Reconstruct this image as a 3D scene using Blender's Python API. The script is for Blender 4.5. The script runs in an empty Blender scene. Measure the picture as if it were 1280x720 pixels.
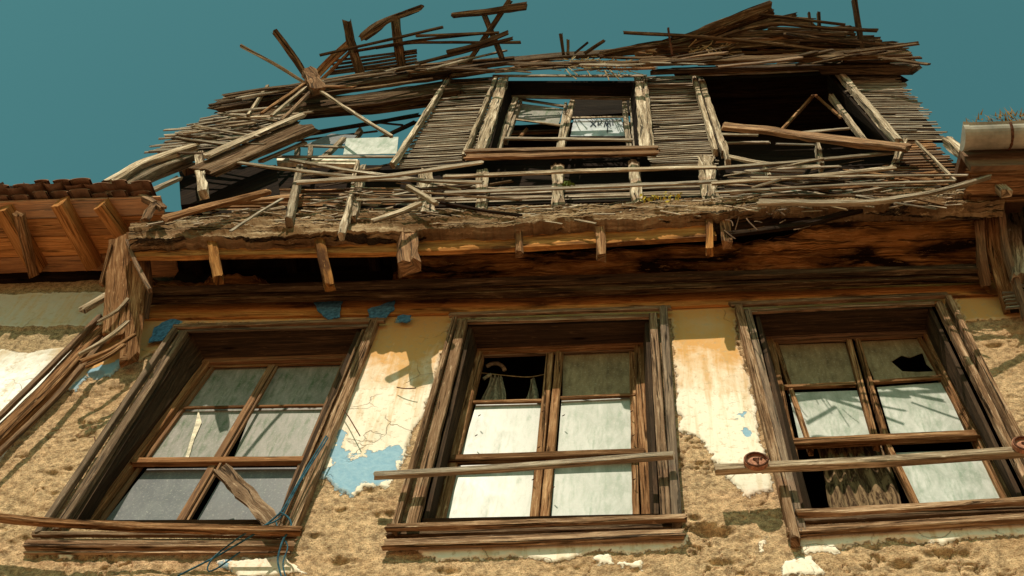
import bpy, math, random
import numpy as np
from mathutils import Vector, Matrix

random.seed(7)
RNG = np.random.default_rng(7)
SC = bpy.context.scene
COL = SC.collection

# ------------------------------------------------------------------ camera
F_PX, CX, CY = 1458.0, 640.0, 360.0
def nrm(v):
    v = np.array(v, float); return v / np.linalg.norm(v)
ZC = nrm((126, 833, -1458))                 # world up, seen in camera axes
XC = nrm((14640, 333, 1458)); XC = nrm(XC - ZC * XC.dot(ZC))
YC = np.cross(ZC, XC)
R = np.array([XC, YC, ZC])                  # camera -> world
CAM = np.array([0.0, -3.3, 1.6])
cam_d = bpy.data.cameras.new('camera'); cam = bpy.data.objects.new('camera', cam_d); COL.objects.link(cam)
m4 = Matrix.Identity(4)
for i in range(3):
    for j in range(3): m4[i][j] = R[i][j]
    m4[i][3] = CAM[i]
cam.matrix_world = m4
cam_d.sensor_width = 36; cam_d.lens = F_PX / 1280 * 36
cam_d.clip_start = 0.05; cam_d.clip_end = 3000
SC.camera = cam

# ------------------------------------------------------------------ light
SUN_EL, SUN_AZ = math.radians(50), math.radians(13)     # azimuth to the left of straight behind the camera
sun_dir = Vector((-math.sin(SUN_AZ) * math.cos(SUN_EL), -math.cos(SUN_AZ) * math.cos(SUN_EL), math.sin(SUN_EL)))
sd = bpy.data.lights.new('sun', 'SUN'); sd.energy = 5.0; sd.angle = math.radians(0.5); sd.color = (1.0, 0.85, 0.67)
so = bpy.data.objects.new('sun', sd); COL.objects.link(so)
so.rotation_euler = sun_dir.to_track_quat('Z', 'Y').to_euler(); so.location = (0, -10, 20)
W = bpy.data.worlds.new('World'); SC.world = W; W.use_nodes = True
nt = W.node_tree; bg = nt.nodes['Background']
sky = nt.nodes.new('ShaderNodeTexSky'); sky.sky_type = 'NISHITA'; sky.sun_disc = False
sky.sun_elevation = SUN_EL; sky.sun_rotation = math.radians(180) + SUN_AZ
sky.air_density = 1.0; sky.dust_density = 0.6; sky.ozone_density = 1.0
mx = nt.nodes.new('ShaderNodeMix'); mx.data_type = 'RGBA'; mx.blend_type = 'MULTIPLY'; mx.inputs[0].default_value = 1
mx.inputs[7].default_value = (0.66, 1.30, 0.76, 1)
nt.links.new(sky.outputs[0], mx.inputs[6]); nt.links.new(mx.outputs[2], bg.inputs[0])
bg.inputs[1].default_value = 0.09
vs = SC.view_settings; vs.view_transform = 'Standard'; vs.look = 'None'; vs.gamma = 1; vs.exposure = 0.27
vs.use_curve_mapping = False

# ------------------------------------------------------------------ geometry of the place seen by the camera
def ray(px, py):
    d = R @ nrm((px - CX, -(py - CY), -F_PX)); return d
def proj(P):
    c = R.T @ (np.asarray(P, float) - CAM); return np.array([CX + F_PX * c[0] / -c[2], CY - F_PX * c[1] / -c[2]])
def plane(P0, n): return (np.array(P0, float), nrm(n))
LEAN = math.radians(5)
PL_L = plane((0, 0, 0), (0, -1, 0))                                             # street wall of the first floor
PL_U = plane((0, -0.42, 5.93 + 1.6), (0, -math.cos(LEAN), math.sin(LEAN)))      # wall of the jettied floor, leaning back
PL_R = plane((0, -0.17, 8.80 + 1.6), (0, -math.cos(math.radians(-45)), math.sin(math.radians(-45))))  # broken eaves, tipped out
def at(px, py, pl=PL_L, off=0.0):
    P0, n = pl; d = ray(px, py)
    return CAM + d * ((P0 + n * off - CAM).dot(n) / d.dot(n))
def atz(px, py, z):
    d = ray(px, py); return CAM + d * ((z - CAM[2]) / d[2])

# ------------------------------------------------------------------ materials
def new_mat(name):
    m = bpy.data.materials.new(name); m.use_nodes = True
    t = m.node_tree; b = t.nodes['Principled BSDF']; b.inputs['Roughness'].default_value = 0.95
    b.inputs['Specular IOR Level'].default_value = 0.03
    return m, t, b
def N(t, typ, **kw):
    n = t.nodes.new(typ)
    for k, v in kw.items():
        if k.startswith('i_'):
            key = k[2:]; key = int(key) if key.isdigit() else key.replace('_', ' ')
            n.inputs[key].default_value = v
        else: setattr(n, k, v)
    return n
def ramp(t, src, stops, interp='LINEAR'):
    r = t.nodes.new('ShaderNodeValToRGB'); r.color_ramp.interpolation = interp
    e = r.color_ramp.elements
    while len(e) < len(stops): e.new(0.5)
    for el, (p, c) in zip(e, stops):
        el.position = p; el.color = (c, c, c, 1) if isinstance(c, (int, float)) else (*c, 1)
    t.links.new(src, r.inputs[0]); return r.outputs[0]
def mixc(t, fac, a, b, mode='MIX'):
    n = t.nodes.new('ShaderNodeMix'); n.data_type = 'RGBA'; n.blend_type = mode
    for s, v in ((0, fac), (6, a), (7, b)):
        if isinstance(v, (int, float)): n.inputs[s].default_value = v
        elif isinstance(v, tuple): n.inputs[s].default_value = (*v, 1)
        else: t.links.new(v, n.inputs[s])
    return n.outputs[2]
def math_(t, op, a, b=0.0, clamp=False):
    n = t.nodes.new('ShaderNodeMath'); n.operation = op; n.use_clamp = clamp
    for s, v in ((0, a), (1, b)):
        if isinstance(v, (int, float)): n.inputs[s].default_value = v
        else: t.links.new(v, n.inputs[s])
    return n.outputs[0]
def noise(t, vec, scale, detail=6, rough=0.6, dist=0.0):
    n = N(t, 'ShaderNodeTexNoise'); n.inputs['Scale'].default_value = scale; n.inputs['Detail'].default_value = detail
    n.inputs['Roughness'].default_value = rough; n.inputs['Distortion'].default_value = dist
    t.links.new(vec, n.inputs['Vector']); return n.outputs[0]
def mapped(t, src, sc):
    m = N(t, 'ShaderNodeMapping'); m.inputs['Scale'].default_value = sc; t.links.new(src, m.inputs['Vector']); return m.outputs[0]

def wood(name, dark, mid, light, crack=0.5, bump=0.6, blot=None, blotmix=0.0):
    """grain runs along U of the board's own map"""
    m, t, b = new_mat(name)
    uv = N(t, 'ShaderNodeUVMap', uv_map='UVMap').outputs[0]
    g1 = noise(t, mapped(t, uv, (5.0, 120, 1)), 1.0, 8, 0.75, 0.5)
    g2 = noise(t, mapped(t, uv, (1.6, 26, 1)), 1.0, 6, 0.7, 1.0)
    big = noise(t, mapped(t, uv, (1.6, 3.5, 1)), 1.0, 4, 0.6)
    g = math_(t, 'ADD', math_(t, 'MULTIPLY', g1, 0.55), math_(t, 'MULTIPLY', g2, 0.45))
    c = ramp(t, g, [(0.41, dark), (0.50, mid), (0.60, light)])
    c = mixc(t, ramp(t, big, [(0.38, 0.0), (0.66, 0.75)]), c, tuple(x * 0.62 for x in mid))
    if blot:
        bb = noise(t, mapped(t, uv, (1.1, 4.0, 1)), 2.0, 7, 0.6, 0.4)
        c = mixc(t, ramp(t, bb, [(0.52 - blotmix * .09, 0.0), (0.62 - blotmix * .03, 1.0)]), c, blot)
    ck = noise(t, mapped(t, uv, (1.5, 48, 1)), 1.0, 4, 0.6, 1.6)
    ckm = ramp(t, ck, [(0.36, 1.0), (0.42, 0.0)])
    ckm = math_(t, 'MULTIPLY', ckm, crack)
    c = mixc(t, ckm, c, tuple(x * 0.18 for x in dark))
    fl = noise(t, mapped(t, uv, (9, 60, 1)), 1.0, 5, 0.7)
    c = mixc(t, ramp(t, fl, [(0.60, 0.0), (0.66, 0.5)]), c, tuple(min(1, x * 1.2) for x in light))
    a = N(t, 'ShaderNodeAttribute', attribute_name='tone')
    tn = ramp(t, a.outputs['Fac'], [(0.0, 0.45), (0.5, 0.95), (1.0, 1.25)])
    hs = math_(t, 'FRACT', math_(t, 'MULTIPLY', a.outputs['Fac'], 41.7))
    c = mixc(t, ramp(t, hs, [(0.45, 0.0), (1.0, 0.45)]), c, tuple(sum(mid) / 3 * q for q in (1.25, 1.12, 0.95)))
    vo = N(t, 'ShaderNodeTexVoronoi'); vo.inputs['Scale'].default_value = 1.0; t.links.new(mapped(t, uv, (2.2, 12, 1)), vo.inputs['Vector'])
    c = mixc(t, ramp(t, vo.outputs['Distance'], [(0.05, 0.85), (0.13, 0.0)]), c, tuple(x * 0.3 for x in dark))
    c = mixc(t, 1.0, c, tn, 'MULTIPLY')
    t.links.new(c, b.inputs['Base Color'])
    h = math_(t, 'SUBTRACT', g, math_(t, 'MULTIPLY', ckm, 0.8))
    bp = N(t, 'ShaderNodeBump'); bp.inputs['Strength'].default_value = bump; bp.inputs['Distance'].default_value = 0.02
    t.links.new(h, bp.inputs['Height']); t.links.new(bp.outputs[0], b.inputs['Normal'])
    return m
M = {}
M['grey'] = wood('weathered_grey_wood', (0.07, 0.045, 0.028), (0.36, 0.275, 0.185), (0.80, 0.70, 0.55), 0.9, 0.9)
M['lath'] = wood('weathered_lath_wood', (0.05, 0.03, 0.017), (0.23, 0.18, 0.125), (0.76, 0.68, 0.55), 0.7, 0.8)
M['brown'] = wood('old_brown_wood', (0.045, 0.02, 0.009), (0.25, 0.125, 0.057), (0.52, 0.33, 0.18), 0.8, 0.9)
M['casing'] = wood('weathered_casing_wood', (0.05, 0.028, 0.016), (0.27, 0.16, 0.09), (0.62, 0.45, 0.30), 0.9, 1.0)
M['red'] = wood('reddish_frame_wood', (0.08, 0.035, 0.018), (0.26, 0.125, 0.055), (0.42, 0.24, 0.12), 0.6, 0.5)
M['orange'] = wood('raw_orange_wood', (0.16, 0.06, 0.018), (0.44, 0.20, 0.06), (0.62, 0.33, 0.12), 0.5, 0.6, blot=(0.10, 0.045, 0.02), blotmix=0.3)
M['burnt'] = wood('rotten_orange_and_black_wood', (0.12, 0.05, 0.018), (0.50, 0.235, 0.075), (0.80, 0.48, 0.21), 0.6, 1.3, blot=(0.022, 0.012, 0.008), blotmix=1.0)
M['lining'] = wood('shaded_lining_wood', (0.015, 0.009, 0.005), (0.07, 0.038, 0.02), (0.17, 0.10, 0.055), 0.6, 0.6)  # the shade inside the window reveals is put into this colour
M['eave'] = wood('eave_orange_wood', (0.16, 0.06, 0.018), (0.56, 0.245, 0.08), (0.74, 0.37, 0.14), 0.8, 0.5)
M['dark'] = wood('dark_and_shaded_wood', (0.006, 0.004, 0.003), (0.020, 0.012, 0.008), (0.05, 0.03, 0.017), 0.5, 0.6)  # near-black for dark boards, and for recesses with their shade painted in
M['beam'] = wood('dark_roof_wood', (0.022, 0.013, 0.008), (0.10, 0.058, 0.03), (0.34, 0.24, 0.14), 0.9, 1.0)

def flat(name, col, rough=0.8, bump=0.0, scale=30):
    m, t, b = new_mat(name); co = N(t, 'ShaderNodeTexCoord').outputs['Object']
    n = noise(t, co, scale, 6); c = mixc(t, ramp(t, n, [(0.36, 0.0), (0.64, 1.0)]), tuple(x * 0.55 for x in col), tuple(min(1, x * 1.35) for x in col))
    t.links.new(c, b.inputs['Base Color']); b.inputs['Roughness'].default_value = rough
    if bump:
        bp = N(t, 'ShaderNodeBump'); bp.inputs['Strength'].default_value = bump; bp.inputs['Distance'].default_value = 0.01
        t.links.new(n, bp.inputs['Height']); t.links.new(bp.outputs[0], b.inputs['Normal'])
    return m
M['room_dark'] = flat('dark_interior_plaster', (0.030, 0.024, 0.018), 0.95)  # near-black walls: the darkness of unlit rooms is in the colour
M['iron'] = flat('rusty_iron', (0.10, 0.045, 0.028), 0.8, 0.3, 60)
M['disc'] = flat('faded_red_metal', (0.36, 0.17, 0.11), 0.7, 0.4, 70)
M['cord'] = flat('blue_cord', (0.03, 0.085, 0.12), 0.9)
M['cloth'] = flat('faded_olive_cloth', (0.16, 0.115, 0.065), 0.95, 0.3, 50)
m_, t_, b_ = new_mat('printed_brown_cloth'); co_ = N(t_, 'ShaderNodeTexCoord').outputs['Object']
t_.links.new(mixc(t_, ramp(t_, noise(t_, mapped(t_, co_, (26, 26, 7)), 1.0, 5, 0.7, 1.5), [(0.44, 0.0), (0.56, 1.0)]), (0.05, 0.030, 0.018), (0.22, 0.15, 0.085)), b_.inputs['Base Color'])
M['curtain'] = m_
M['pale_cloth'] = flat('grey_net_cloth', (0.30, 0.26, 0.19), 0.95, 0.3, 50)
M['gutter'] = flat('pale_gutter_paint', (0.34, 0.325, 0.28), 0.6, 0.3, 4)
M['tile'] = flat('aged_clay_tile', (0.17, 0.095, 0.06), 0.95, 0.8, 9)
M['twig'] = flat('dry_twig', (0.36, 0.27, 0.15), 0.9)
M['leaf'] = flat('green_weed_leaf', (0.10, 0.14, 0.03), 0.8)
M['leafy'] = flat('yellow_weed_leaf', (0.45, 0.36, 0.06), 0.8)
M['ground'] = flat('warm_bounce_paving', (0.38, 0.21, 0.12), 0.95, 0.3, 3)  # unseen ground, reddened so its bounced light warms the shaded parts
M['scrawl'] = flat('black_marker', (0.03, 0.04, 0.06), 0.6)
M['flake'] = flat('lime_plaster_flake', (0.66, 0.60, 0.47), 0.9, 0.3, 20)

def glass(name, base, base2, green, dust, streak=0.5):
    """old pane under a film of dust"""
    m, t, b = new_mat(name); co = N(t, 'ShaderNodeTexCoord').outputs['Object']
    n1 = noise(t, mapped(t, co, (3.0, 3, 2.2)), 2.2, 6, 0.65, 0.7)
    n2 = noise(t, mapped(t, co, (9, 9, 2.0)), 3.0, 6, 0.7, 0.4)
    n3 = noise(t, co, 90, 3, 0.7)
    c = mixc(t, ramp(t, n1, [(0.38, 0.0), (0.62, 1.0)]), base, base2)
    c = mixc(t, math_(t, 'MULTIPLY', ramp(t, n2, [(0.48, 0.0), (0.68, 1.0)]), streak), c, green)
    c = mixc(t, math_(t, 'MULTIPLY', ramp(t, n3, [(0.55, 0), (0.75, 1)]), 0.25), c, (0.75, 0.74, 0.66))
    t.links.new(c, b.inputs['Base Color']); b.inputs['Roughness'].default_value = 0.7
    gl = N(t, 'ShaderNodeBsdfGlossy'); gl.inputs['Color'].default_value = (.08, .08, .08, 1); gl.inputs['Roughness'].default_value = 0.3
    tr = N(t, 'ShaderNodeBsdfTransparent'); tr.inputs[0].default_value = (0.8, 0.9, 0.85, 1)
    fr = N(t, 'ShaderNodeFresnel'); fr.inputs[0].default_value = 1.5
    clear = N(t, 'ShaderNodeMixShader'); t.links.new(fr.outputs[0], clear.inputs[0]); t.links.new(tr.outputs[0], clear.inputs[1]); t.links.new(gl.outputs[0], clear.inputs[2])
    ds = ramp(t, n1, [(0.25, dust - 0.10), (0.7, min(1, dust + 0.06))])
    a = N(t, 'ShaderNodeMixShader'); t.links.new(ds, a.inputs[0]); t.links.new(clear.outputs[0], a.inputs[1]); t.links.new(b.outputs[0], a.inputs[2])
    a2 = N(t, 'ShaderNodeMixShader'); a2.inputs[0].default_value = 0.003
    t.links.new(a.outputs[0], a2.inputs[1]); t.links.new(gl.outputs[0], a2.inputs[2])
    t.links.new(a2.outputs[0], t.nodes['Material Output'].inputs[0])
    return m
M['pane_pale'] = glass('dusty_pale_pane', (0.33, 0.37, 0.33), (0.52, 0.54, 0.52), (0.24, 0.31, 0.25), 0.93, 0.8)
M['pane_grey'] = glass('dusty_grey_pane', (0.125, 0.135, 0.15), (0.18, 0.19, 0.20), (0.15, 0.17, 0.16), 0.93, 0.3)
M['pane_green'] = glass('mould_green_pane', (0.20, 0.205, 0.18), (0.30, 0.285, 0.27), (0.08, 0.13, 0.07), 0.9, 0.85)
M['pane_brown'] = glass('stained_and_shaded_pane', (0.20, 0.15, 0.09), (0.30, 0.24, 0.15), (0.13, 0.10, 0.06), 0.95, 0.8)  # brown stain; on the right window's top panes it paints their shade
M['pane_blue'] = glass('bluish_white_pane', (0.30, 0.35, 0.40), (0.48, 0.52, 0.55), (0.32, 0.40, 0.36), 0.95, 0.3)

# ------------------------------------------------------------------ object helpers
def wloc(o):
    v = Vector((0, 0, 0))
    while o is not None: v += o.location; o = o.parent
    return v
def tag(o, label=None, cat=None, group=None, kind=None):
    if label: o['label'] = label
    if cat: o['category'] = cat
    if group: o['group'] = group
    if kind: o['kind'] = kind
    return o
def empty(name, loc, label, cat, group=None):
    o = bpy.data.objects.new(name, None); COL.objects.link(o); o.location = loc
    return tag(o, label, cat, group)
class MB:
    def __init__(s): s.v = []; s.f = []; s.uv = []; s.tn = []; s.mi = []
    def n(s): return len(s.v)
    def build(s, name, mat, parent=None, smooth=False, loc=None, label=None):
        V = np.array(s.v, float)
        c = (V.min(0) + V.max(0)) / 2 if loc is None else np.array(loc, float)
        me = bpy.data.meshes.new(name); me.from_pydata([tuple(p) for p in V - c], [], s.f); me.update()
        if s.uv:
            l = me.uv_layers.new(name='UVMap'); l.data.foreach_set('uv', np.array([x for f in s.uv for p in f for x in p], float))
            a = me.attributes.new('tone', 'FLOAT', 'POINT'); a.data.foreach_set('value', np.array(s.tn, float))
        me.materials.append(mat)
        if smooth: me.polygons.foreach_set('use_smooth', [True] * len(me.polygons))
        o = bpy.data.objects.new(name, me); COL.objects.link(o)
        if parent is not None: o.parent = parent; o.location = Vector(c) - wloc(parent)
        else: o.location = c
        if label: o['label'] = label
        return o
def smooth_noise(n, step, amp):
    k = max(2, int(n / step) + 2); a = RNG.uniform(-1, 1, k) * amp
    return np.interp(np.linspace(0, k - 1, n), np.arange(k), a)
def board3(mb, pts, w, t, normal, rough=0.12, ends=0.6, taper=(1, 1), seg=0.06, tone=None, twist=0.0, lo=False, wob=0.0):
    """a worn board or stick: pts is its path (3-D), w across, t along normal; front face on the path, body behind it"""
    pts = [np.array(p, float) for p in pts]
    L = [0]
    for a, b in zip(pts[:-1], pts[1:]): L.append(L[-1] + np.linalg.norm(b - a))
    tot = L[-1]
    if tot < 1e-4: return
    n = int(min(70, max(3, tot / seg))) + 1
    s = np.linspace(0, tot, n)
    P = np.stack([np.interp(s, L, [p[k] for p in pts]) for k in range(3)], 1)
    if len(pts) > 2:
        for _ in range(2): P[1:-1] = (P[:-2] + 2 * P[1:-1] + P[2:]) / 4
    T = np.gradient(P, axis=0); T /= np.linalg.norm(T, axis=1)[:, None]
    nn = nrm(normal)
    if lo: ring = [(-.5, 0), (.5, 0), (.5, -1), (-.5, -1)]
    else: ring = [(-.5, -.12), (-.42, 0), (-.14, 0), (.14, 0), (.42, 0), (.5, -.12), (.5, -.88), (.42, -1), (-.42, -1), (-.5, -.88)]
    K = len(ring)
    if tone is None: tone = random.uniform(0.25, 0.8)
    base = mb.n(); uo, vo = random.uniform(0, 60), random.uniform(0, 60)
    am = rough * min(w, t * 1.5)
    nz = [smooth_noise(n, 2.5, am) + RNG.uniform(-1, 1, n) * am * 0.25 for _ in range(K)]
    nz2 = [smooth_noise(n, 2.5, am) for _ in range(K)]
    wb = smooth_noise(n, 5, wob * w); wb2 = smooth_noise(n, 5, wob * t)
    perim = [0.0]
    for k in range(K):
        a, b = ring[k], ring[(k + 1) % K]
        perim.append(perim[-1] + math.hypot((a[0] - b[0]) * w, (a[1] - b[1]) * t))
    for i in range(n):
        Nn = nn - T[i] * nn.dot(T[i]); Nn = nrm(Nn); B = np.cross(T[i], Nn)
        if twist:
            an = twist * (i / (n - 1) - .5); Nn, B = Nn * math.cos(an) + B * math.sin(an), B * math.cos(an) - Nn * math.sin(an)
        f = i / (n - 1); sc = taper[0] * (1 - f) + taper[1] * f
        for k, (x, y) in enumerate(ring):
            off = 0.0
            if i == 0: off = -random.random() * ends * w
            if i == n - 1: off = random.random() * ends * w
            q = P[i] + B * (x * w * sc + nz[k][i] + wb[i]) + Nn * (y * t + nz2[k][i] * .6 + wb2[i]) + T[i] * off
            mb.v.append(q); mb.tn.append(tone)
    for i in range(n - 1):
        for k in range(K):
            a = base + i * K + k; b = base + i * K + (k + 1) % K
            mb.f.append((a, b, b + K, a + K))
            mb.uv.append([(uo + s[i], vo + perim[k]), (uo + s[i], vo + perim[k + 1]), (uo + s[i + 1], vo + perim[k + 1]), (uo + s[i + 1], vo + perim[k])])
    for i, rev in ((0, True), (n - 1, False)):
        ids = [base + i * K + k for k in range(K)]
        if rev: ids = ids[::-1]
        mb.f.append(tuple(ids)); mb.uv.append([(uo + mb.v[q][0] * 3, vo + mb.v[q][2] * 3) for q in ids])
def bd(mb, pts, wpx, t=0.03, pl=PL_U, off=0.02, **kw):
    """board given by the line it follows on its wall plane; wpx is its breadth there (front face and underside together)"""
    offs = off if isinstance(off, (list, tuple)) else [off] * len(pts)
    if len(offs) != len(pts): offs = list(np.linspace(offs[0], offs[-1], len(pts)))
    n = pl[1]; Q = [at(x, y, pl, o) for (x, y), o in zip(pts, offs)]
    A, Bq = Q[0], Q[-1]; mid = (A + Bq) / 2; T = nrm(Bq - A); Nn = nrm(n - T * n.dot(T)); B = np.cross(T, Nn)
    d2 = nrm(proj(Bq) - proj(A)); perp = np.array([-d2[1], d2[0]])
    e = 0.01
    sb = (proj(mid + B * e) - proj(mid)).dot(perp) / e; sn = (proj(mid - Nn * e) - proj(mid)).dot(perp) / e
    t = min(t, 0.5 * wpx / max(1e-6, abs(sn)))
    w = max(0.25 * wpx / abs(sb), (wpx - abs(sn) * t) / abs(sb))
    sh = -B * (sn * t / 2) / sb
    board3(mb, [q + sh for q in Q], w, t, n, **kw)
def prism(mb, pts, n, thick, uvs=3.0):
    """flat polygon with real thickness behind it"""
    pts = [np.array(p, float) for p in pts]; b = mb.n(); k = len(pts); n = nrm(n)
    u = nrm(pts[1] - pts[0]); v = np.cross(n, u); o = pts[0]; uo = random.uniform(0, 30)
    for p in pts: mb.v.append(p); mb.tn.append(.5)
    for p in pts: mb.v.append(p - n * thick); mb.tn.append(.5)
    uv = lambda q: (uo + (mb.v[q] - o).dot(u), uo + (mb.v[q] - o).dot(v) + (0 if q < b + k else thick))
    fs = [tuple(range(b, b + k)), tuple(range(b + 2 * k - 1, b + k - 1, -1))] + [(b + i, b + k + i, b + k + (i + 1) % k, b + (i + 1) % k) for i in range(k)]
    for f in fs: mb.f.append(f); mb.uv.append([uv(q) for q in f])
def quadpx(mb, px, pl=PL_L, off=0.0, thick=0.02):
    prism(mb, [at(x, y, pl, off) for x, y in px], pl[1], thick)
def tube(mb, pts, r, sides=6, seg=0.02):
    pts = [np.array(p, float) for p in pts]
    Lc = np.r_[0, np.cumsum([np.linalg.norm(b - a) for a, b in zip(pts[:-1], pts[1:])])]
    n = max(3, min(80, int(Lc[-1] / seg))); s = np.linspace(0, Lc[-1], n)
    P = np.stack([np.interp(s, Lc, [p[k] for p in pts]) for k in range(3)], 1)
    for _ in range(3): P[1:-1] = (P[:-2] + 2 * P[1:-1] + P[2:]) / 4
    T = np.gradient(P, axis=0); b = mb.n()
    for i in range(n):
        tt = nrm(T[i]); a = nrm(np.cross(tt, (0.3, 0.9, 0.2))); c = np.cross(tt, a)
        for k in range(sides):
            an = 2 * math.pi * k / sides; mb.v.append(P[i] + (a * math.cos(an) + c * math.sin(an)) * r); mb.tn.append(.5)
    for i in range(n - 1):
        for k in range(sides):
            q = b + i * sides + k; w2 = b + i * sides + (k + 1) % sides
            mb.f.append((q, w2, w2 + sides, q + sides)); mb.uv.append([(s[i], k * .01), (s[i], k * .01 + .01), (s[i + 1], k * .01 + .01), (s[i + 1], k * .01)])
    for i in (0, n - 1):
        ids = tuple(b + i * sides + k for k in range(sides)); mb.f.append(ids); mb.uv.append([(0, 0)] * sides)

def part(name, mat, parent, boards, label=None, **common):
    mb = MB()
    for bspec in boards:
        pts, w = bspec[0], bspec[1]; kw = dict(common)
        if len(bspec) > 2: kw.update(bspec[2])
        bd(mb, pts, w, **kw)
    return mb.build(name, M[mat], parent, label=label)

# ------------------------------------------------------------------ ground
mb = MB(); b = 600
prism(mb, [(-b, -b, 0), (b, -b, 0), (b, b, 0), (-b, b, 0)], (0, 0, 1), 0.2)
tag(mb.build('ground', M['ground']), kind='structure')

HOUSE = empty('ruined_house', (0, 0, 0), 'old timber house with cracked mud plaster, jettied upper floor and collapsed roof', 'house')

# ------------------------------------------------------------------ numpy noise
def vnoise(x, y, seed):
    r = np.random.default_rng(seed).random((256, 256))
    xi = np.floor(x).astype(int); yi = np.floor(y).astype(int); fx = x - xi; fy = y - yi
    fx = fx * fx * (3 - 2 * fx); fy = fy * fy * (3 - 2 * fy)
    g = lambda a, c: r[a % 256, c % 256]
    return (g(xi, yi) * (1 - fx) + g(xi + 1, yi) * fx) * (1 - fy) + (g(xi, yi + 1) * (1 - fx) + g(xi + 1, yi + 1) * fx) * fy
def fbm(x, y, sc, oct=5, seed=1, gain=0.55):
    o = 0; a = 1; tt = 0
    for i in range(oct): o = o + a * vnoise(x * sc + i * 17.3, y * sc + i * 9.1, seed + i); tt += a; a *= gain; sc *= 2.03
    return o / tt - 0.5
def sdf(X, Z, poly):
    """signed distance, positive inside"""
    d = np.full(X.shape, 1e9); ins = np.zeros(X.shape, bool); n = len(poly)
    for i in range(n):
        ax, az = poly[i]; bx, bz = poly[(i + 1) % n]; ex, ez = bx - ax, bz - az
        px, pz = X - ax, Z - az; h = np.clip((px * ex + pz * ez) / (ex * ex + ez * ez + 1e-12), 0, 1)
        d = np.minimum(d, np.hypot(px - ex * h, pz - ez * h))
        c = ((az > Z) != (bz > Z)); xx = (bx - ax) * (Z - az) / (bz - az + 1e-12) + ax
        ins ^= c & (X < xx)
    return np.where(ins, d, -d)
def polyw(px): return [(p[0], p[2]) for p in (at(x, y) for x, y in px)]
def usdf(X, Z, polys):
    d = np.full(X.shape, -1e9)
    for p in polys: d = np.maximum(d, sdf(X, Z, polyw(p)))
    return d

# window outlines (inner edge of the casing boards) on the street wall
OPEN = {
 'left': [(235, 414), (454, 407), (352, 650), (86, 652)],
 'middle': [(584, 404), (812, 396), (822, 645), (528, 652)],
 'right': [(941, 389), (1165, 379), (1292, 632), (996, 642)]}
XD = at(132, 400)[0] - 0.02                    # party line with the left neighbour
def wall_grid(xs, zs, plaster, blue, openings, depthfun, name, parent, mat, y0=0.0):
    X, Z = np.meshgrid(xs, zs, indexing='ij')
    warp = 0.03 * fbm(X, Z, 6, 4, 11)
    sp = usdf(X + warp, Z + warp, plaster) if plaster else np.full(X.shape, -1.0)
    sb = usdf(X, Z, blue) if blue else np.full(X.shape, -1.0)
    spn = sp + 0.05 * fbm(X, Z, 14, 5, 31, 0.65)
    D = depthfun(X, Z, spn)
    V = np.stack([X, y0 + D, Z], -1).reshape(-1, 3)
    nx, nz = X.shape; idx = np.arange(nx * nz).reshape(nx, nz)
    F = np.stack([idx[:-1, :-1], idx[1:, :-1], idx[1:, 1:], idx[:-1, 1:]], -1).reshape(-1, 4)
    cx = (X[:-1, :-1] + X[1:, 1:]) / 2; cz = (Z[:-1, :-1] + Z[1:, 1:]) / 2
    if openings:
        o = np.full(cx.shape, -1e9)
        for q in openings: o = np.maximum(o, sdf(cx, cz, polyw(q)))
        F = F[(o < -0.012).reshape(-1)]
    me = bpy.data.meshes.new(name); me.from_pydata(V.tolist(), [], F.tolist()); me.update()
    for nm, arr in (('plaster', spn), ('blue', sb - 0.004 + 0.13 * fbm(X, Z, 11, 6, 77, 0.7))):
        a = me.attributes.new(nm, 'FLOAT', 'POINT'); a.data.foreach_set('value', arr.reshape(-1).astype(float))
    me.polygons.foreach_set('use_smooth', [True] * len(me.polygons)); me.materials.append(mat)
    ob = bpy.data.objects.new(name, me); COL.objects.link(ob); ob.parent = parent
    return ob

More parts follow.
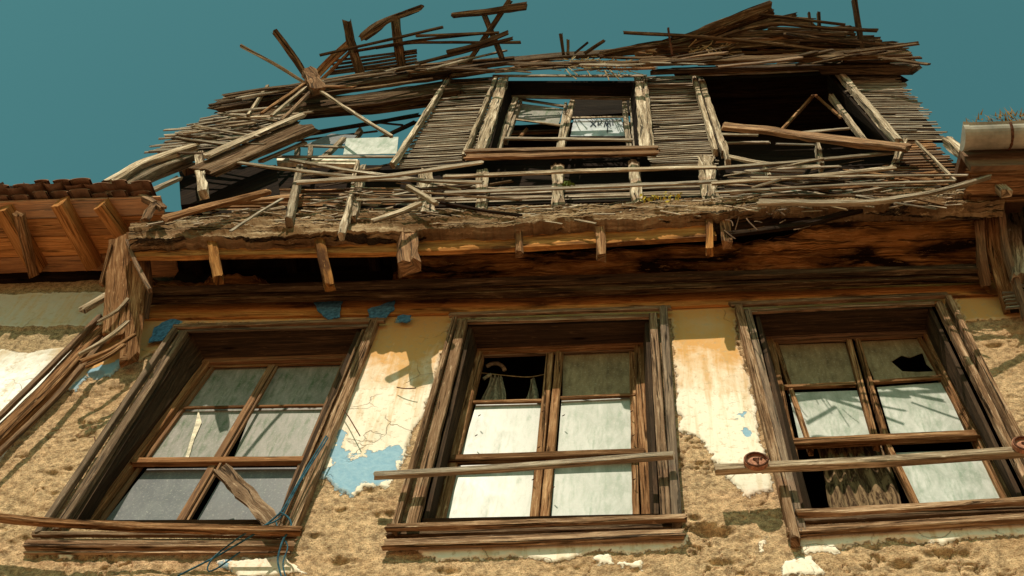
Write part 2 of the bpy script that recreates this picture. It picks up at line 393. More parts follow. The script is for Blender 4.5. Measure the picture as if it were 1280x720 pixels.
def wall_mat(name, zt, mud=(0.57, 0.40, 0.235), white=(0.74, 0.68, 0.57), ochre=(0.54, 0.305, 0.115)):
    m, t, b = new_mat(name); co = N(t, 'ShaderNodeTexCoord').outputs['Object']
    ap = N(t, 'ShaderNodeAttribute', attribute_name='plaster').outputs['Fac']
    ab = N(t, 'ShaderNodeAttribute', attribute_name='blue').outputs['Fac']
    f1 = noise(t, co, 30, 6, 0.7); f2 = noise(t, co, 7, 6, 0.65, 0.5); f3 = noise(t, co, 160, 4, 0.7); f4 = noise(t, co, 2.2, 5, 0.6)
    straw = noise(t, mapped(t, co, (40, 40, 160)), 1.0, 4, 0.6, 1.5)
    # mud with straw
    cm = mixc(t, ramp(t, f1, [(0.38, 0.0), (0.62, 1.0)]), tuple(x * 0.42 for x in mud), tuple(min(1, x * 1.30) for x in mud))  # low spots painted darker, as shade in the mud's crevices
    cm = mixc(t, ramp(t, f2, [(0.50, 0.0), (0.7, 0.35)]), cm, (mud[0] * 0.78, mud[1] * 0.64, mud[2] * 0.5))
    cm = mixc(t, ramp(t, straw, [(0.56, 0.0), (0.64, 0.7)]), cm, (0.74, 0.58, 0.36))
    cm = mixc(t, ramp(t, f3, [(0.38, 0.9), (0.47, 0.0)]), cm, (mud[0] * .35, mud[1] * .3, mud[2] * .25))
    dm = noise(t, co, 1.3, 6, 0.6, 0.6)
    cm = mixc(t, ramp(t, dm, [(0.50, 0.0), (0.68, 0.5)]), cm, (mud[0] * 0.62, mud[1] * 0.52, mud[2] * 0.42))
    # lime plaster: ochre wash that stays at the top, washed white lower down
    sx = N(t, 'ShaderNodeSeparateXYZ'); t.links.new(co, sx.inputs[0])
    run = noise(t, mapped(t, co, (14, 14, 1.6)), 1.0, 6, 0.65, 0.6)
    hz = math_(t, 'ADD', math_(t, 'MULTIPLY', math_(t, 'SUBTRACT', sx.outputs[2], zt), 1.9), math_(t, 'ADD', math_(t, 'MULTIPLY', math_(t, 'SUBTRACT', run, 0.5), 1.5), math_(t, 'MULTIPLY', math_(t, 'SUBTRACT', f2, 0.5), 1.6)))
    cp = mixc(t, ramp(t, hz, [(0.0, 0.0), (0.85, 1.0)]), white, ochre)
    cp = mixc(t, ramp(t, run, [(0.50, 0.0), (0.66, 0.6)]), cp, (0.50, 0.33, 0.15))
    cp = mixc(t, ramp(t, f1, [(0.36, 0.6), (0.46, 0.0)]), cp, (0.40, 0.30, 0.18))
    cp = mixc(t, ramp(t, f4, [(0.52, 0.0), (0.72, 0.35)]), cp, (0.50, 0.47, 0.40))
    vo = N(t, 'ShaderNodeTexVoronoi', feature='DISTANCE_TO_EDGE'); vo.inputs['Scale'].default_value = 2.6
    wn_ = N(t, 'ShaderNodeTexNoise'); wn_.inputs['Scale'].default_value = 3.5; wn_.inputs['Detail'].default_value = 6; t.links.new(co, wn_.inputs['Vector']); wv = mixc(t, 0.3, co, wn_.outputs[1]); t.links.new(wv, vo.inputs['Vector'])
    crk = ramp(t, vo.outputs['Distance'], [(0.0, 0.5), (0.008, 0.0)])
    crk = math_(t, 'MULTIPLY', crk, ramp(t, f4, [(0.45, 0), (0.55, 1)]))
    cp = mixc(t, math_(t, 'MULTIPLY', crk, 0.6), cp, (0.22, 0.16, 0.10))
    fine = math_(t, 'MULTIPLY', math_(t, 'SUBTRACT', noise(t, co, 45, 5, 0.7), 0.5), 0.05)
    cb = mixc(t, f1, (0.10, 0.25, 0.40), (0.36, 0.52, 0.60))
    bm = ramp(t, math_(t, 'ADD', ab, fine), [(0.0, 0.0), (0.004, 1.0)])
    bm.node.color_ramp.elements[0].position = 0.0
    cp = mixc(t, bm, cp, cb)
    pm = ramp(t, math_(t, 'ADD', ap, fine), [(0.0, 0.0), (0.004, 1.0)])
    edge = ramp(t, math_(t, 'ADD', ap, fine), [(0.004, 0.0), (0.005, 1.0), (0.02, 0.0)])
    c = mixc(t, pm, cm, cp); c = mixc(t, math_(t, 'MULTIPLY', edge, 0.35), c, (0.75, 0.70, 0.58))
    t.links.new(c, b.inputs['Base Color']); b.inputs['Roughness'].default_value = 0.95
    hm = math_(t, 'ADD', math_(t, 'MULTIPLY', f1, 0.5), math_(t, 'ADD', math_(t, 'MULTIPLY', f3, 0.35), math_(t, 'MULTIPLY', straw, 0.3)))
    hp = math_(t, 'ADD', math_(t, 'MULTIPLY', f1, 0.12), math_(t, 'ADD', math_(t, 'MULTIPLY', math_(t, 'MULTIPLY', crk, -1.0), 0.4), math_(t, 'MULTIPLY', bm, -0.12)))
    hp = math_(t, 'ADD', hp, 0.9)
    n = N(t, 'ShaderNodeMix'); n.data_type = 'FLOAT'; t.links.new(pm, n.inputs[0]); t.links.new(hm, n.inputs[2]); t.links.new(hp, n.inputs[3])
    bp = N(t, 'ShaderNodeBump'); bp.inputs['Strength'].default_value = 1.0; bp.inputs['Distance'].default_value = 0.022
    t.links.new(n.outputs[0], bp.inputs['Height']); t.links.new(bp.outputs[0], b.inputs['Normal'])
    return m
ZT = at(700, 500)[2]
M['wall'] = wall_mat('mud_and_lime_wall', ZT)
M['nwall'] = wall_mat('neighbour_white_wall', ZT + 0.25, mud=(0.42, 0.31, 0.18), white=(0.80, 0.80, 0.78), ochre=(0.48, 0.44, 0.36))
PLASTER = [
 [(150, 330), (1300, 330), (1300, 395), (1205, 402), (1190, 372), (1175, 400), (918, 400), (944, 500), (955, 560), (948, 583), (918, 584), (893, 579), (884, 560), (868, 545), (852, 540), (838, 400),
  (700, 400), (568, 398), (545, 470), (512, 560), (492, 600), (480, 610), (455, 606), (443, 622), (428, 616), (412, 600), (398, 598), (412, 560), (428, 500), (458, 430), (470, 400), (232, 404), (206, 440), (188, 440), (176, 452), (158, 450), (140, 470), (112, 470), (96, 488), (82, 486), (100, 450), (140, 400)],
 [(900, 592), (965, 590), (968, 612), (935, 620), (915, 606)],
 [(505, 680), (640, 672), (860, 668), (850, 684), (800, 692), (760, 688), (700, 702), (640, 694), (560, 700), (530, 694)],
 [(985, 664), (1120, 656), (1300, 640), (1300, 668), (1230, 668), (1180, 682), (1120, 672), (1060, 684), (1000, 680)],
 [(980, 700), (1010, 697), (1030, 715), (975, 722)], [(995, 672), (1040, 676), (1050, 690), (1000, 692)],
 [(270, 700), (360, 692), (380, 716), (300, 724)], [(735, 694), (760, 692), (765, 706), (745, 708)], [(770, 704), (800, 700), (806, 716)],
 [(66, 690), (96, 692), (90, 700), (68, 698)], [(945, 676), (956, 672), (958, 690), (950, 692)]]
BLUE = [
 [(392, 377), (428, 376), (424, 396), (410, 399), (398, 390)], [(460, 386), (480, 380), (494, 374), (492, 388), (478, 398), (462, 396)], [(496, 394), (514, 394), (512, 402), (498, 402)],
 [(424, 532), (436, 540), (430, 560), (446, 572), (470, 560), (498, 556), (508, 566), (500, 590), (470, 612), (450, 600), (440, 625), (420, 622), (408, 606), (400, 602), (416, 560)],
 [(192, 410), (214, 398), (226, 402), (216, 414), (202, 424), (186, 428)], [(140, 452), (160, 440), (166, 452), (150, 468), (120, 476), (100, 492), (82, 488), (96, 474), (118, 458)],
 [(924, 516), (934, 514), (938, 530), (936, 544), (928, 538)], [(240, 706), (290, 700), (284, 720), (250, 722)]]
CAV = [(876, 660, .09, .045, .04), (905, 662, .05, .03, .03), (478, 641, .07, .03, .03), (392, 668, .05, .02, .02), (150, 560, .06, .02, .018), (118, 470, .05, .05, .02), (60, 590, .08, .02, .018), (1225, 470, .05, .03, .025), (1190, 690, .12, .03, .03), (1130, 700, .08, .03, .025), (905, 700, .07, .02, .02), (430, 700, .08, .02, .02), (560, 712, .08, .02, .018), (30, 530, .07, .03, .02), (1245, 430, .05, .02, .02)]
def wd(X, Z, sp):
    a = np.clip(sp / 0.012, 0, 1)
    rough = 0.016 * fbm(X, Z, 3, 4, 3, 0.5) + 0.007 * fbm(X, Z, 26, 4, 5, 0.7) + 0.006 * fbm(X, Z, 75, 2, 15, 0.7) + 0.03 * np.clip(np.abs(fbm(X, Z, 2.2, 5, 55, .62)) - .10, 0, 1)
    pits = np.clip(fbm(X, Z * 1.8, 9, 3, 8) - 0.13, 0, 1) * 0.07
    crack = np.clip(0.010 - np.abs(fbm(X, Z, 2.6, 5, 21, .6)), 0, 1) * 2.0 * (fbm(X, Z, 1.3, 2, 90) > 0)
    cav = 0
    for (qx, qy, rx, rz, dp) in CAV:
        p = at(qx, qy); g_ = np.exp(-(((X - p[0]) / rx) ** 2 + ((Z - p[2]) / rz) ** 2)); cav = cav + dp * np.clip(1.3 * g_ - .35 + 1.4 * fbm(X, Z, 13, 4, 61) * np.sqrt(g_), 0, 1)
    a = a * (cav < .004)
    return cav + (1 - a) * (0.006 + rough + pits + crack) + a * (-0.002 + 0.006 * fbm(X, Z, 3, 3, 9))
xL, xR = XD, at(1285, 560)[0] + 0.9
z0, z1 = at(640, 725)[2] - 0.1, at(640, 352)[2]
xs = np.r_[np.arange(xL, at(1290, 560)[0] + .2, 0.0065), np.linspace(at(1290, 560)[0] + .21, xR, 30)]
zs = np.r_[np.linspace(0, z0 - 0.02, 60), np.arange(z0, z1, 0.0065)]
wall_grid(xs, zs, PLASTER, BLUE, list(OPEN.values()), wd, 'plaster_wall', HOUSE, M['wall'])

# ------------------------------------------------------------------ interiors (closed dark rooms behind the windows)
def box(mb, x0, x1, y0, y1, zz0, zz1, skip=()):
    c = [(x0, y0, zz0), (x1, y0, zz0), (x1, y1, zz0), (x0, y1, zz0), (x0, y0, zz1), (x1, y0, zz1), (x1, y1, zz1), (x0, y1, zz1)]
    b = mb.n()
    for p in c: mb.v.append(np.array(p, float)); mb.tn.append(.5)
    fs = {'bottom': (0, 3, 2, 1), 'top': (4, 5, 6, 7), 'front': (0, 1, 5, 4), 'right': (1, 2, 6, 5), 'back': (2, 3, 7, 6), 'left': (3, 0, 4, 7)}
    for k, f in fs.items():
        if k in skip: continue
        mb.f.append(tuple(b + q for q in f)); mb.uv.append([(mb.v[b + q][0] + mb.v[b + q][1], mb.v[b + q][2]) for q in f])
zdeck = at(640, 345)[2] + 0.12
mb = MB(); box(mb, xL + .02, xR - .02, 0.06, 4.5, 0.0, zdeck, skip=('front',)); mb.build('inner_room', M['room_dark'], HOUSE)
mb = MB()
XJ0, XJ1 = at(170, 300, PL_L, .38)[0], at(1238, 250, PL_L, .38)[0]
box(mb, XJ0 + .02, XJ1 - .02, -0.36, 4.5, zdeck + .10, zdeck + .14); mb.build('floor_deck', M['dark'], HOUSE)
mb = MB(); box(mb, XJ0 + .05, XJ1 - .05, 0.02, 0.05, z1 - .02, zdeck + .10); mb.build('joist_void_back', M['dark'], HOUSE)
mb = MB(); box(mb, xL, xL + .05, 0.05, 4.5, 0, zdeck + .1); box(mb, xR - .05, xR, .05, 4.5, 0, zdeck + .1); box(mb, xL, xR, 4.5, 4.6, 0, zdeck + .1); mb.build('rear_wall', M['room_dark'], HOUSE)

# ------------------------------------------------------------------ street-wall windows
DF = 0.16
def L(pts, w, t=0.03, off=0.03, **k):
    d = dict(t=t, off=off, pl=PL_L); d.update(k); d['rough'] = d.get('rough', .12) * .5; return (pts, w, d)
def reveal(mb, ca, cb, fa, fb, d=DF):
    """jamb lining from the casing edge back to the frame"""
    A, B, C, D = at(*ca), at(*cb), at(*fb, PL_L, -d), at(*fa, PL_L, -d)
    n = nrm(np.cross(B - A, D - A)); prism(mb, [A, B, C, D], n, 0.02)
def glasspane(px, mat, parent, pl=PL_L, off=-DF - .02, label=None):
    mb = MB(); prism(mb, [at(x, y, pl, off) for x, y in px], pl[1], 0.004)
    return mb.build('pane', M[mat], parent, label=label)

def sub(name, mat, parent, specs, **k): return part(name, mat, parent, specs, **k)

# ---- left window
w1 = sub('window', 'casing', HOUSE, [
 L([(220, 410), (52, 662)], 12, .05, .055, rough=.06), L([(232, 414), (76, 658)], 15, .04, .04, rough=.06),
 L([(218, 409), (477, 401)], 8, .05, .05), L([(232, 414), (458, 408)], 6, .04, .035),
 L([(470, 400), (365, 662)], 17, .05, .05, rough=.07), L([(455, 412), (352, 655)], 6, .04, .03)])
mb = MB()
q = [(238, 414), (454, 407), (350, 655), (86, 656)]; fr = [(256, 450), (440, 444), (366, 662), (104, 658)]
for i in range(4): reveal(mb, q[i], q[(i + 1) % 4], fr[i], fr[(i + 1) % 4])
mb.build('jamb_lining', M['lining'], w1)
sub('frame', 'red', w1, [L([(262, 452), (110, 656)], 15, .05, -DF + .02, rough=.05), L([(256, 453), (437, 447)], 10, .05, -DF + .02), L([(434, 450), (366, 612), (352, 662)], 13, .05, -DF + .02, rough=.05)])
sub('sash', 'red', w1, [L([(268, 458), (122, 658)], 7, .04, -DF), L([(262, 459), (430, 454)], 4, .03, -DF), L([(226, 510), (412, 507)], 5, .035, -DF + .005)])
sub('mullion', 'red', w1, [L([(342, 458), (222, 662)], 15, .05, -DF + .015, rough=.05), L([(347, 458), (229, 662)], 5, .02, -DF + .03)])
sub('transom', 'red', w1, [L([(166, 578), (392, 576)], 13, .05, -DF + .035, rough=.05)])
P = lambda *a: list(a)
glasspane([(262, 460), (338, 459), (304, 509), (228, 510)], 'pane_green', w1)
glasspane([(346, 459), (432, 456), (410, 507), (318, 508)], 'pane_green', w1)
glasspane([(226, 512), (304, 511), (266, 573), (186, 574)], 'pane_green', w1)
glasspane([(316, 511), (410, 509), (384, 572), (292, 573)], 'pane_green', w1)
glasspane([(184, 586), (262, 585), (220, 664), (120, 665)], 'pane_grey', w1, label='dull slate-grey dusty pane')
glasspane([(284, 585), (380, 584), (352, 664), (238, 664)], 'pane_grey', w1, label='dull slate-grey dusty pane')
sub('sill', 'casing', w1, [L([(40, 668), (366, 669)], 9, .05, .05, rough=.2, tone=.3), L([(36, 681), (362, 681)], 17, .03, .035, rough=.08, tone=.7), L([(30, 691), (360, 691)], 5, .04, .05, tone=.9)])
mb = MB()   # torn paper curl inside the lower glass
pp = [at(x, y, PL_L, -DF - .012) for x, y in [(248, 512), (252, 528), (243, 548), (236, 572), (231, 574), (238, 550), (244, 530)]]
prism(mb, pp, PL_L[1], .004); mb.build('torn_paper', M['flake'], w1)

# ---- middle window
w2 = sub('window', 'casing', HOUSE, [
 L([(570, 396), (495, 656)], 11, .05, .055, rough=.07), L([(579, 402), (517, 652)], 16, .035, .04, rough=.08),
 L([(564, 394), (836, 385)], 8, .05, .05), L([(580, 403), (815, 396)], 7, .04, .035),
 L([(829, 384), (846, 645)], 12, .06, .06, rough=.07), L([(816, 392), (832, 642)], 12, .045, .045, rough=.08)])
mb = MB(); q = [(586, 406), (811, 399), (824, 648), (528, 654)]; fr = [(594, 437), (808, 429), (818, 650), (538, 654)]
for i in range(4): reveal(mb, q[i], q[(i + 1) % 4], fr[i], fr[(i + 1) % 4])
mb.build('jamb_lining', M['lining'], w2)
sub('frame', 'brown', w2, [L([(597, 440), (546, 652)], 21, .05, -DF + .02, rough=.06, tone=.8), L([(590, 440), (808, 432)], 10, .05, -DF + .02, tone=.6), L([(800, 432), (812, 648)], 18, .05, -DF + .02, rough=.06, tone=.75)])
sub('sash', 'brown', w2, [L([(603, 446), (553, 652)], 9, .04, -DF, tone=0.77), L([(600, 445), (698, 441)], 6, .03, -DF, tone=0.62), L([(700, 441), (795, 437)], 5, .03, -DF, tone=0.62), L([(592, 503), (682, 501)], 6, .03, -DF + .005, tone=0.72), L([(702, 498), (792, 494)], 6, .03, -DF + .005, tone=0.72), L([(790, 440), (795, 645)], 8, .04, -DF, tone=0.82)])
sub('mullion', 'brown', w2, [L([(688, 442), (668, 650)], 12, .05, -DF + .012, rough=.05, tone=0.77), L([(700, 441), (681, 650)], 12, .05, -DF + .016, rough=.05, tone=0.87)])
sub('transom', 'brown', w2, [L([(567, 575), (802, 567)], 15, .05, -DF + .035, rough=.06)])
glasspane([(704, 443), (789, 440), (789, 493), (703, 496)], 'pane_brown', w2, label='stained brownish upper pane')
glasspane([(595, 506), (680, 504), (672, 568), (576, 570)], 'pane_pale', w2)
glasspane([(702, 501), (789, 497), (791, 564), (697, 567)], 'pane_pale', w2)
glasspane([(570, 582), (668, 579), (662, 655), (556, 656)], 'pane_pale', w2)
glasspane([(694, 578), (791, 574), (792, 650), (688, 653)], 'pane_pale', w2)
sub('sill', 'casing', w2, [L([(484, 660), (854, 648)], 12, .06, .065, rough=.2, tone=.75), L([(486, 669), (850, 659)], 12, .03, .01, tone=.1), L([(482, 681), (852, 668)], 16, .03, .04, rough=.1, tone=.9)])
mb = MB()
for x, y in [(598, 520), (594, 545), (677, 515), (672, 560), (703, 520), (788, 515), (790, 545), (665, 600), (690, 610), (791, 600)]:
    p = at(x, y, PL_L, -DF + .03); tube(mb, [p, p + np.array([.012, -.012, -.006])], .0025, 5)
mb.build('glazing_nail', M['iron'], w2)

# ---- right window
w3 = sub('window', 'casing', HOUSE, [
 L([(922, 382), (992, 668)], 14, .055, .055, rough=.07), L([(934, 388), (1001, 660)], 12, .04, .04, rough=.08),
 L([(916, 381), (1182, 369)], 9, .05, .05), L([(938, 390), (1168, 380)], 7, .04, .035),
 L([(1183, 370), (1312, 628)], 15, .06, .065, rough=.07, tone=.85), L([(1172, 378), (1296, 628)], 14, .045, .045, rough=.08, tone=.75)])
mb = MB(); q = [(943, 391), (1164, 382), (1288, 640), (1002, 648)]; fr = [(953, 422), (1160, 414), (1280, 640), (1012, 648)]
for i in range(4): reveal(mb, q[i], q[(i + 1) % 4], fr[i], fr[(i + 1) % 4])
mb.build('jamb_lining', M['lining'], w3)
sub('frame', 'brown', w3, [L([(958, 424), (1003, 645)], 20, .05, -DF + .02, rough=.06, tone=.7), L([(952, 424), (1158, 416)], 9, .05, -DF + .02, tone=.5), L([(1157, 418), (1270, 640)], 15, .05, -DF + .02, rough=.06, tone=.7)])
sub('sash', 'brown', w3, [L([(968, 427), (1012, 560)], 9, .04, -DF, tone=.75), L([(968, 428), (1058, 425)], 5, .03, -DF), L([(1070, 424), (1150, 420)], 5, .03, -DF), L([(984, 484), (1068, 481)], 8, .03, -DF + .005, tone=.8), L([(1094, 478), (1176, 472)], 7, .03, -DF + .005, tone=.8), L([(1148, 422), (1215, 545), (1256, 630)], 10, .04, -DF, tone=.75)])
sub('mullion', 'brown', w3, [L([(1060, 425), (1094, 552)], 11, .05, -DF + .012, rough=.05, tone=.8), L([(1071, 424), (1108, 551)], 10, .05, -DF + .016, rough=.05, tone=.75), L([(1108, 556), (1143, 628)], 12, .045, -DF + .01, tone=.8)])
sub('transom', 'brown', w3, [L([(988, 555), (1226, 544)], 16, .05, -DF + .035, rough=.06, tone=.7)])
glasspane([(974, 431), (1056, 428), (1070, 480), (984, 483)], 'pane_brown', w3)  # brown colour carries the shade over this upper pane
mb = MB()   # upper right pane with a ragged hole
hole = [(1114, 452), (1127, 444), (1137, 447), (1153, 441), (1158, 455), (1168, 464), (1147, 465), (1128, 464)]
out = [(1073, 427), (1148, 423), (1174, 470), (1094, 477)]
o3 = [at(x, y, PL_L, -DF - .02) for x, y in out]; h3 = [at(x, y, PL_L, -DF - .02) for x, y in hole]
conn = {0: (0, 1), 1: (1, 2, 3), 2: (4,), 3: ()}
def pf(ids): mb.f.append(tuple(ids)); mb.uv.append([(0, 0)] * len(ids))
for dy in (0, .004):
    b = mb.n()
    for p in o3 + h3: mb.v.append(p + np.array([0, dy, 0])); mb.tn.append(.5)
    for f in [(0, 4, 5, 6), (0, 6, 7, 1), (1, 7, 8), (1, 8, 2), (2, 8, 9), (2, 9, 10), (2, 10, 3), (3, 10, 11), (3, 11, 4), (3, 4, 0)]: pf([b + k for k in f])
mb.build('pane', M['pane_brown'], w3, label='cloudy pane with a ragged black hole')
glasspane([(986, 491), (1071, 488), (1088, 547), (999, 550)], 'pane_pale', w3)
glasspane([(1096, 484), (1178, 478), (1206, 539), (1114, 544)], 'pane_pale', w3)
glasspane([(1120, 566), (1222, 562), (1256, 632), (1144, 632)], 'pane_pale', w3, label='pale green dusty pane')
sub('sill', 'casing', w3, [L([(1000, 642), (1100, 637), (1310, 625)], 12, .06, .065, rough=.3, tone=.8), L([(1002, 652), (1310, 636)], 12, .03, .01, tone=.1), L([(990, 665), (1310, 646)], 15, .03, .04, rough=.12, tone=.7)])

# curtains
def drape(name, x0, x1, ztop, zbot, y, folds, amp, mat, label, seed, gather=0.0):
    r = random.Random(seed); mb = MB(); nx, nz = 60, 24
    for side in (0, .004):
        b = mb.n()
        for i in range(nx + 1):
            for k in range(nz + 1):
                u = i / nx; v = k / nz
                g = 1 - gather * (1 - v); xx = (x0 + x1) / 2 + (u - .5) * (x1 - x0) * g
                ph = u * folds * 2 * math.pi + .6 * math.sin(v * 3 + seed) + .8 * math.sin(u * 9 + seed)
                mb.v.append(np.array([xx + .008 * math.sin(v * 7 + u * 5), y + side + amp * math.sin(ph) * (.5 + .5 * v), ztop + (zbot - ztop) * v])); mb.tn.append(.5)
        for i in range(nx):
            for k in range(nz):
                a = b + i * (nz + 1) + k; mb.f.append((a, a + nz + 1, a + nz + 2, a + 1)); mb.uv.append([(0, 0)] * 4)
    return tag(mb.build(name, M[mat], smooth=True), label, 'curtain')
A = at(1018, 566, PL_L, -.27); B = at(1122, 640, PL_L, -.27)
drape('curtain', at(1030, 600, PL_L, -.27)[0], at(1118, 600, PL_L, -.27)[0], A[2] + .08, B[2] - .2, .27, 5.5, .018, 'curtain', 'brown folded curtain hanging in the broken lower left pane of the right window', 3)
A = at(622, 470, PL_L, -.27)
drape('curtain', at(602, 480, PL_L, -.27)[0], at(638, 480, PL_L, -.27)[0], A[2], A[2] - .42, .27, 3.2, .022, 'pale_cloth', 'tattered net curtain bunched at the left of the middle window hole', 5, .55)
A = at(664, 472, PL_L, -.27)
drape('curtain', at(654, 480, PL_L, -.27)[0], at(678, 480, PL_L, -.27)[0], A[2], A[2] - .42, .27, 2.2, .02, 'pale_cloth', 'narrow pinched scrap of net curtain at the right of the middle window hole', 8, .7)
mb = MB(); tube(mb, [at(600, 466, PL_L, -.27), at(638, 470, PL_L, -.27), at(662, 472, PL_L, -.27), at(690, 466, PL_L, -.27)], .003, 5)
tag(mb.build('curtain_string', M['twig']), 'thin slack string carrying the torn net curtains in the middle window', 'string')
mb = MB(); tube(mb, [at(608, 458, PL_L, -.26), at(618, 452, PL_L, -.24), at(628, 455, PL_L, -.25), at(631, 463, PL_L, -.26)], .012, 8)
tube(mb, [at(604, 474, PL_L, -.26), at(609, 465, PL_L, -.24), at(614, 468, PL_L, -.25)], .010, 8)
tag(mb.build('rag', M['pale_cloth'], smooth=True), 'twisted pale rag caught above the curtain string in the middle window hole', 'rag')

# ------------------------------------------------------------------ jetty: wall plate, soffit, joists, fascia, ledge
part('wall_plate', 'beam', HOUSE, [([(186, 374), (700, 364), (1232, 345)], 16, dict(t=.12, off=.11, rough=.06, tone=.3)), ([(190, 364), (1236, 335)], 12, dict(t=.08, off=.15, rough=.12, tone=.45))], pl=PL_L)
part('lintel_board', 'orange', HOUSE, [([(200, 389), (700, 380), (1226, 359)], 24, dict(t=.02, off=.024, rough=.02, tone=.84))], pl=PL_L)
M['blue'] = flat('flaking_blue_paint', (0.07, 0.19, 0.34), 0.9, 0.5, 40)
for q_ in BLUE[:3] + [BLUE[4]]:
    mb = MB(); c_ = np.mean(q_, 0); ang = np.linspace(0, 2 * math.pi, 37)[:-1]; pts_ = []
    qq = [np.array(p, float) for p in q_]
    for a_, b_ in zip(qq, qq[1:] + qq[:1]):
        for f_ in (0, .25, .5, .75): pts_.append(a_ * (1 - f_) + b_ * f_ + RNG.uniform(-1.2, 1.2, 2))
    quadpx(mb, pts_, PL_L, .034, .006); mb.build('paint_flake', M['blue'], HOUSE)
def soffit(mb, outer, inner, z, th=0.025, rough=0.0, zo=None):
    """torn horizontal board under the jetty: ragged outer edge, given by where the edges are seen"""
    zo = z if zo is None else zo
    n = len(outer); b = mb.n(); uo = random.uniform(0, 20)
    tops = [atz(x, y, zo) for x, y in outer]; ins = [atz(x, y, z) for x, y in inner]
    sub_ = 10; T_, I_ = [], []
    for i in range(n - 1):
        for k in range(sub_):
            f = k / sub_; T_.append(tops[i] * (1 - f) + tops[i + 1] * f); I_.append(ins[i] * (1 - f) + ins[i + 1] * f)
    T_.append(tops[-1]); I_.append(ins[-1]); mrows = 7
    m = len(T_); nz = smooth_noise(m, 2, .012) + RNG.uniform(-.006, .006, m)
    for lay in (0, 1):
        for i in range(m):
            for k in range(mrows):
                f = k / (mrows - 1); p = T_[i] * (1 - f) + I_[i] * f
                p = p + np.array([0, nz[i] * (1 - f), (.010 * math.sin(f * 14 + i * .13) * math.sin(i * .21 + f * 3) + RNG.uniform(-.003, .003)) + lay * th]); mb.v.append(p); mb.tn.append(.60)
    idx = lambda l, i, k: b + l * m * mrows + i * mrows + k
    def af(ids): mb.f.append(tuple(ids)); mb.uv.append([(uo + mb.v[q][0], uo + mb.v[q][1] * 1.0 + mb.v[q][2]) for q in ids])
    for i in range(m - 1):
        for k in range(mrows - 1):
            af([idx(0, i, k), idx(0, i + 1, k), idx(0, i + 1, k + 1), idx(0, i, k + 1)]); af([idx(1, i, k), idx(1, i, k + 1), idx(1, i + 1, k + 1), idx(1, i + 1, k)])
        af([idx(0, i, 0), idx(1, i, 0), idx(1, i + 1, 0), idx(0, i + 1, 0)])
    for i in (0, m - 1):
        for k in range(mrows - 1): af([idx(0, i, k), idx(1, i, k), idx(1, i, k + 1), idx(0, i, k + 1)])
zs_ = at(640, 352)[2] + .02
mb = MB()
soffit(mb, [(490, 350), (500, 324), (560, 320), (640, 316), (690, 318), (760, 315), (880, 308), (930, 304), (985, 298), (1030, 276), (1100, 272), (1230, 264)],
           [(490, 357), (500, 356), (560, 356), (640, 354), (690, 353), (760, 351), (880, 348), (930, 346), (985, 345), (1030, 343), (1100, 341), (1230, 338)], zs_)
soffit(mb, [(190, 352), (255, 356), (262, 346), (285, 344), (318, 348), (334, 356)], [(190, 362), (255, 361), (262, 361), (285, 361), (318, 361), (334, 360)], zs_)
mb.build('soffit_board', M['burnt'], HOUSE)
OFJ = .42
fas = MB()
bd(fas, [(182, 311), (500, 305), (700, 297), (884, 286)], 32, t=.035, pl=PL_L, off=OFJ - .05, rough=.08, ends=.3, tone=.84)
fas.build('fascia_board', M['orange'], HOUSE)
part('fascia_board', 'dark', HOUSE, [([(905, 284), (1050, 268), (1236, 258)], 20, dict(t=.05, off=OFJ - .03, tone=.9)), ([(915, 292), (1000, 282), (1080, 262)], 9, dict(t=.05, off=OFJ, rough=.2, tone=.9))], pl=PL_L, label='darkened rotten end of the fascia')
for pts, w, mt, tn in [([(262, 292), (272, 342)], 12, 'orange', .24), ([(396, 290), (411, 352)], 13, 'orange', .24), ([(648, 276), (649, 312)], 10, 'brown', .9), ([(750, 272), (752, 314)], 11, 'brown', .9), ([(886, 266), (887, 308)], 9, 'orange', .8), ([(904, 264), (908, 298)], 15, 'brown', .9)]:
    part('joist_end', mt, HOUSE, [(pts, w, dict(t=.06, off=[OFJ + .01, OFJ - .05], rough=.12, tone=tn))], pl=PL_L)
part('joist_end', 'brown', HOUSE, [([(509, 288), (511, 320)], 26, dict(t=.10, off=OFJ + .02, rough=.2, tone=.95))], pl=PL_L, label='broad blocky joist end with crumbled top')
for x in (205, 240, 330, 362, 440, 470, 560, 600, 700, 800, 850):     # joists receding in the dark void
    mb = MB(); A = at(x, 318, PL_L, OFJ - .08); A[2] = zdeck + .02; B = A.copy(); B[1] = .02
    board3(mb, [A, B], .07, .10, (0, 0, -1), rough=.08); mb.build('joist', M['dark'], HOUSE)
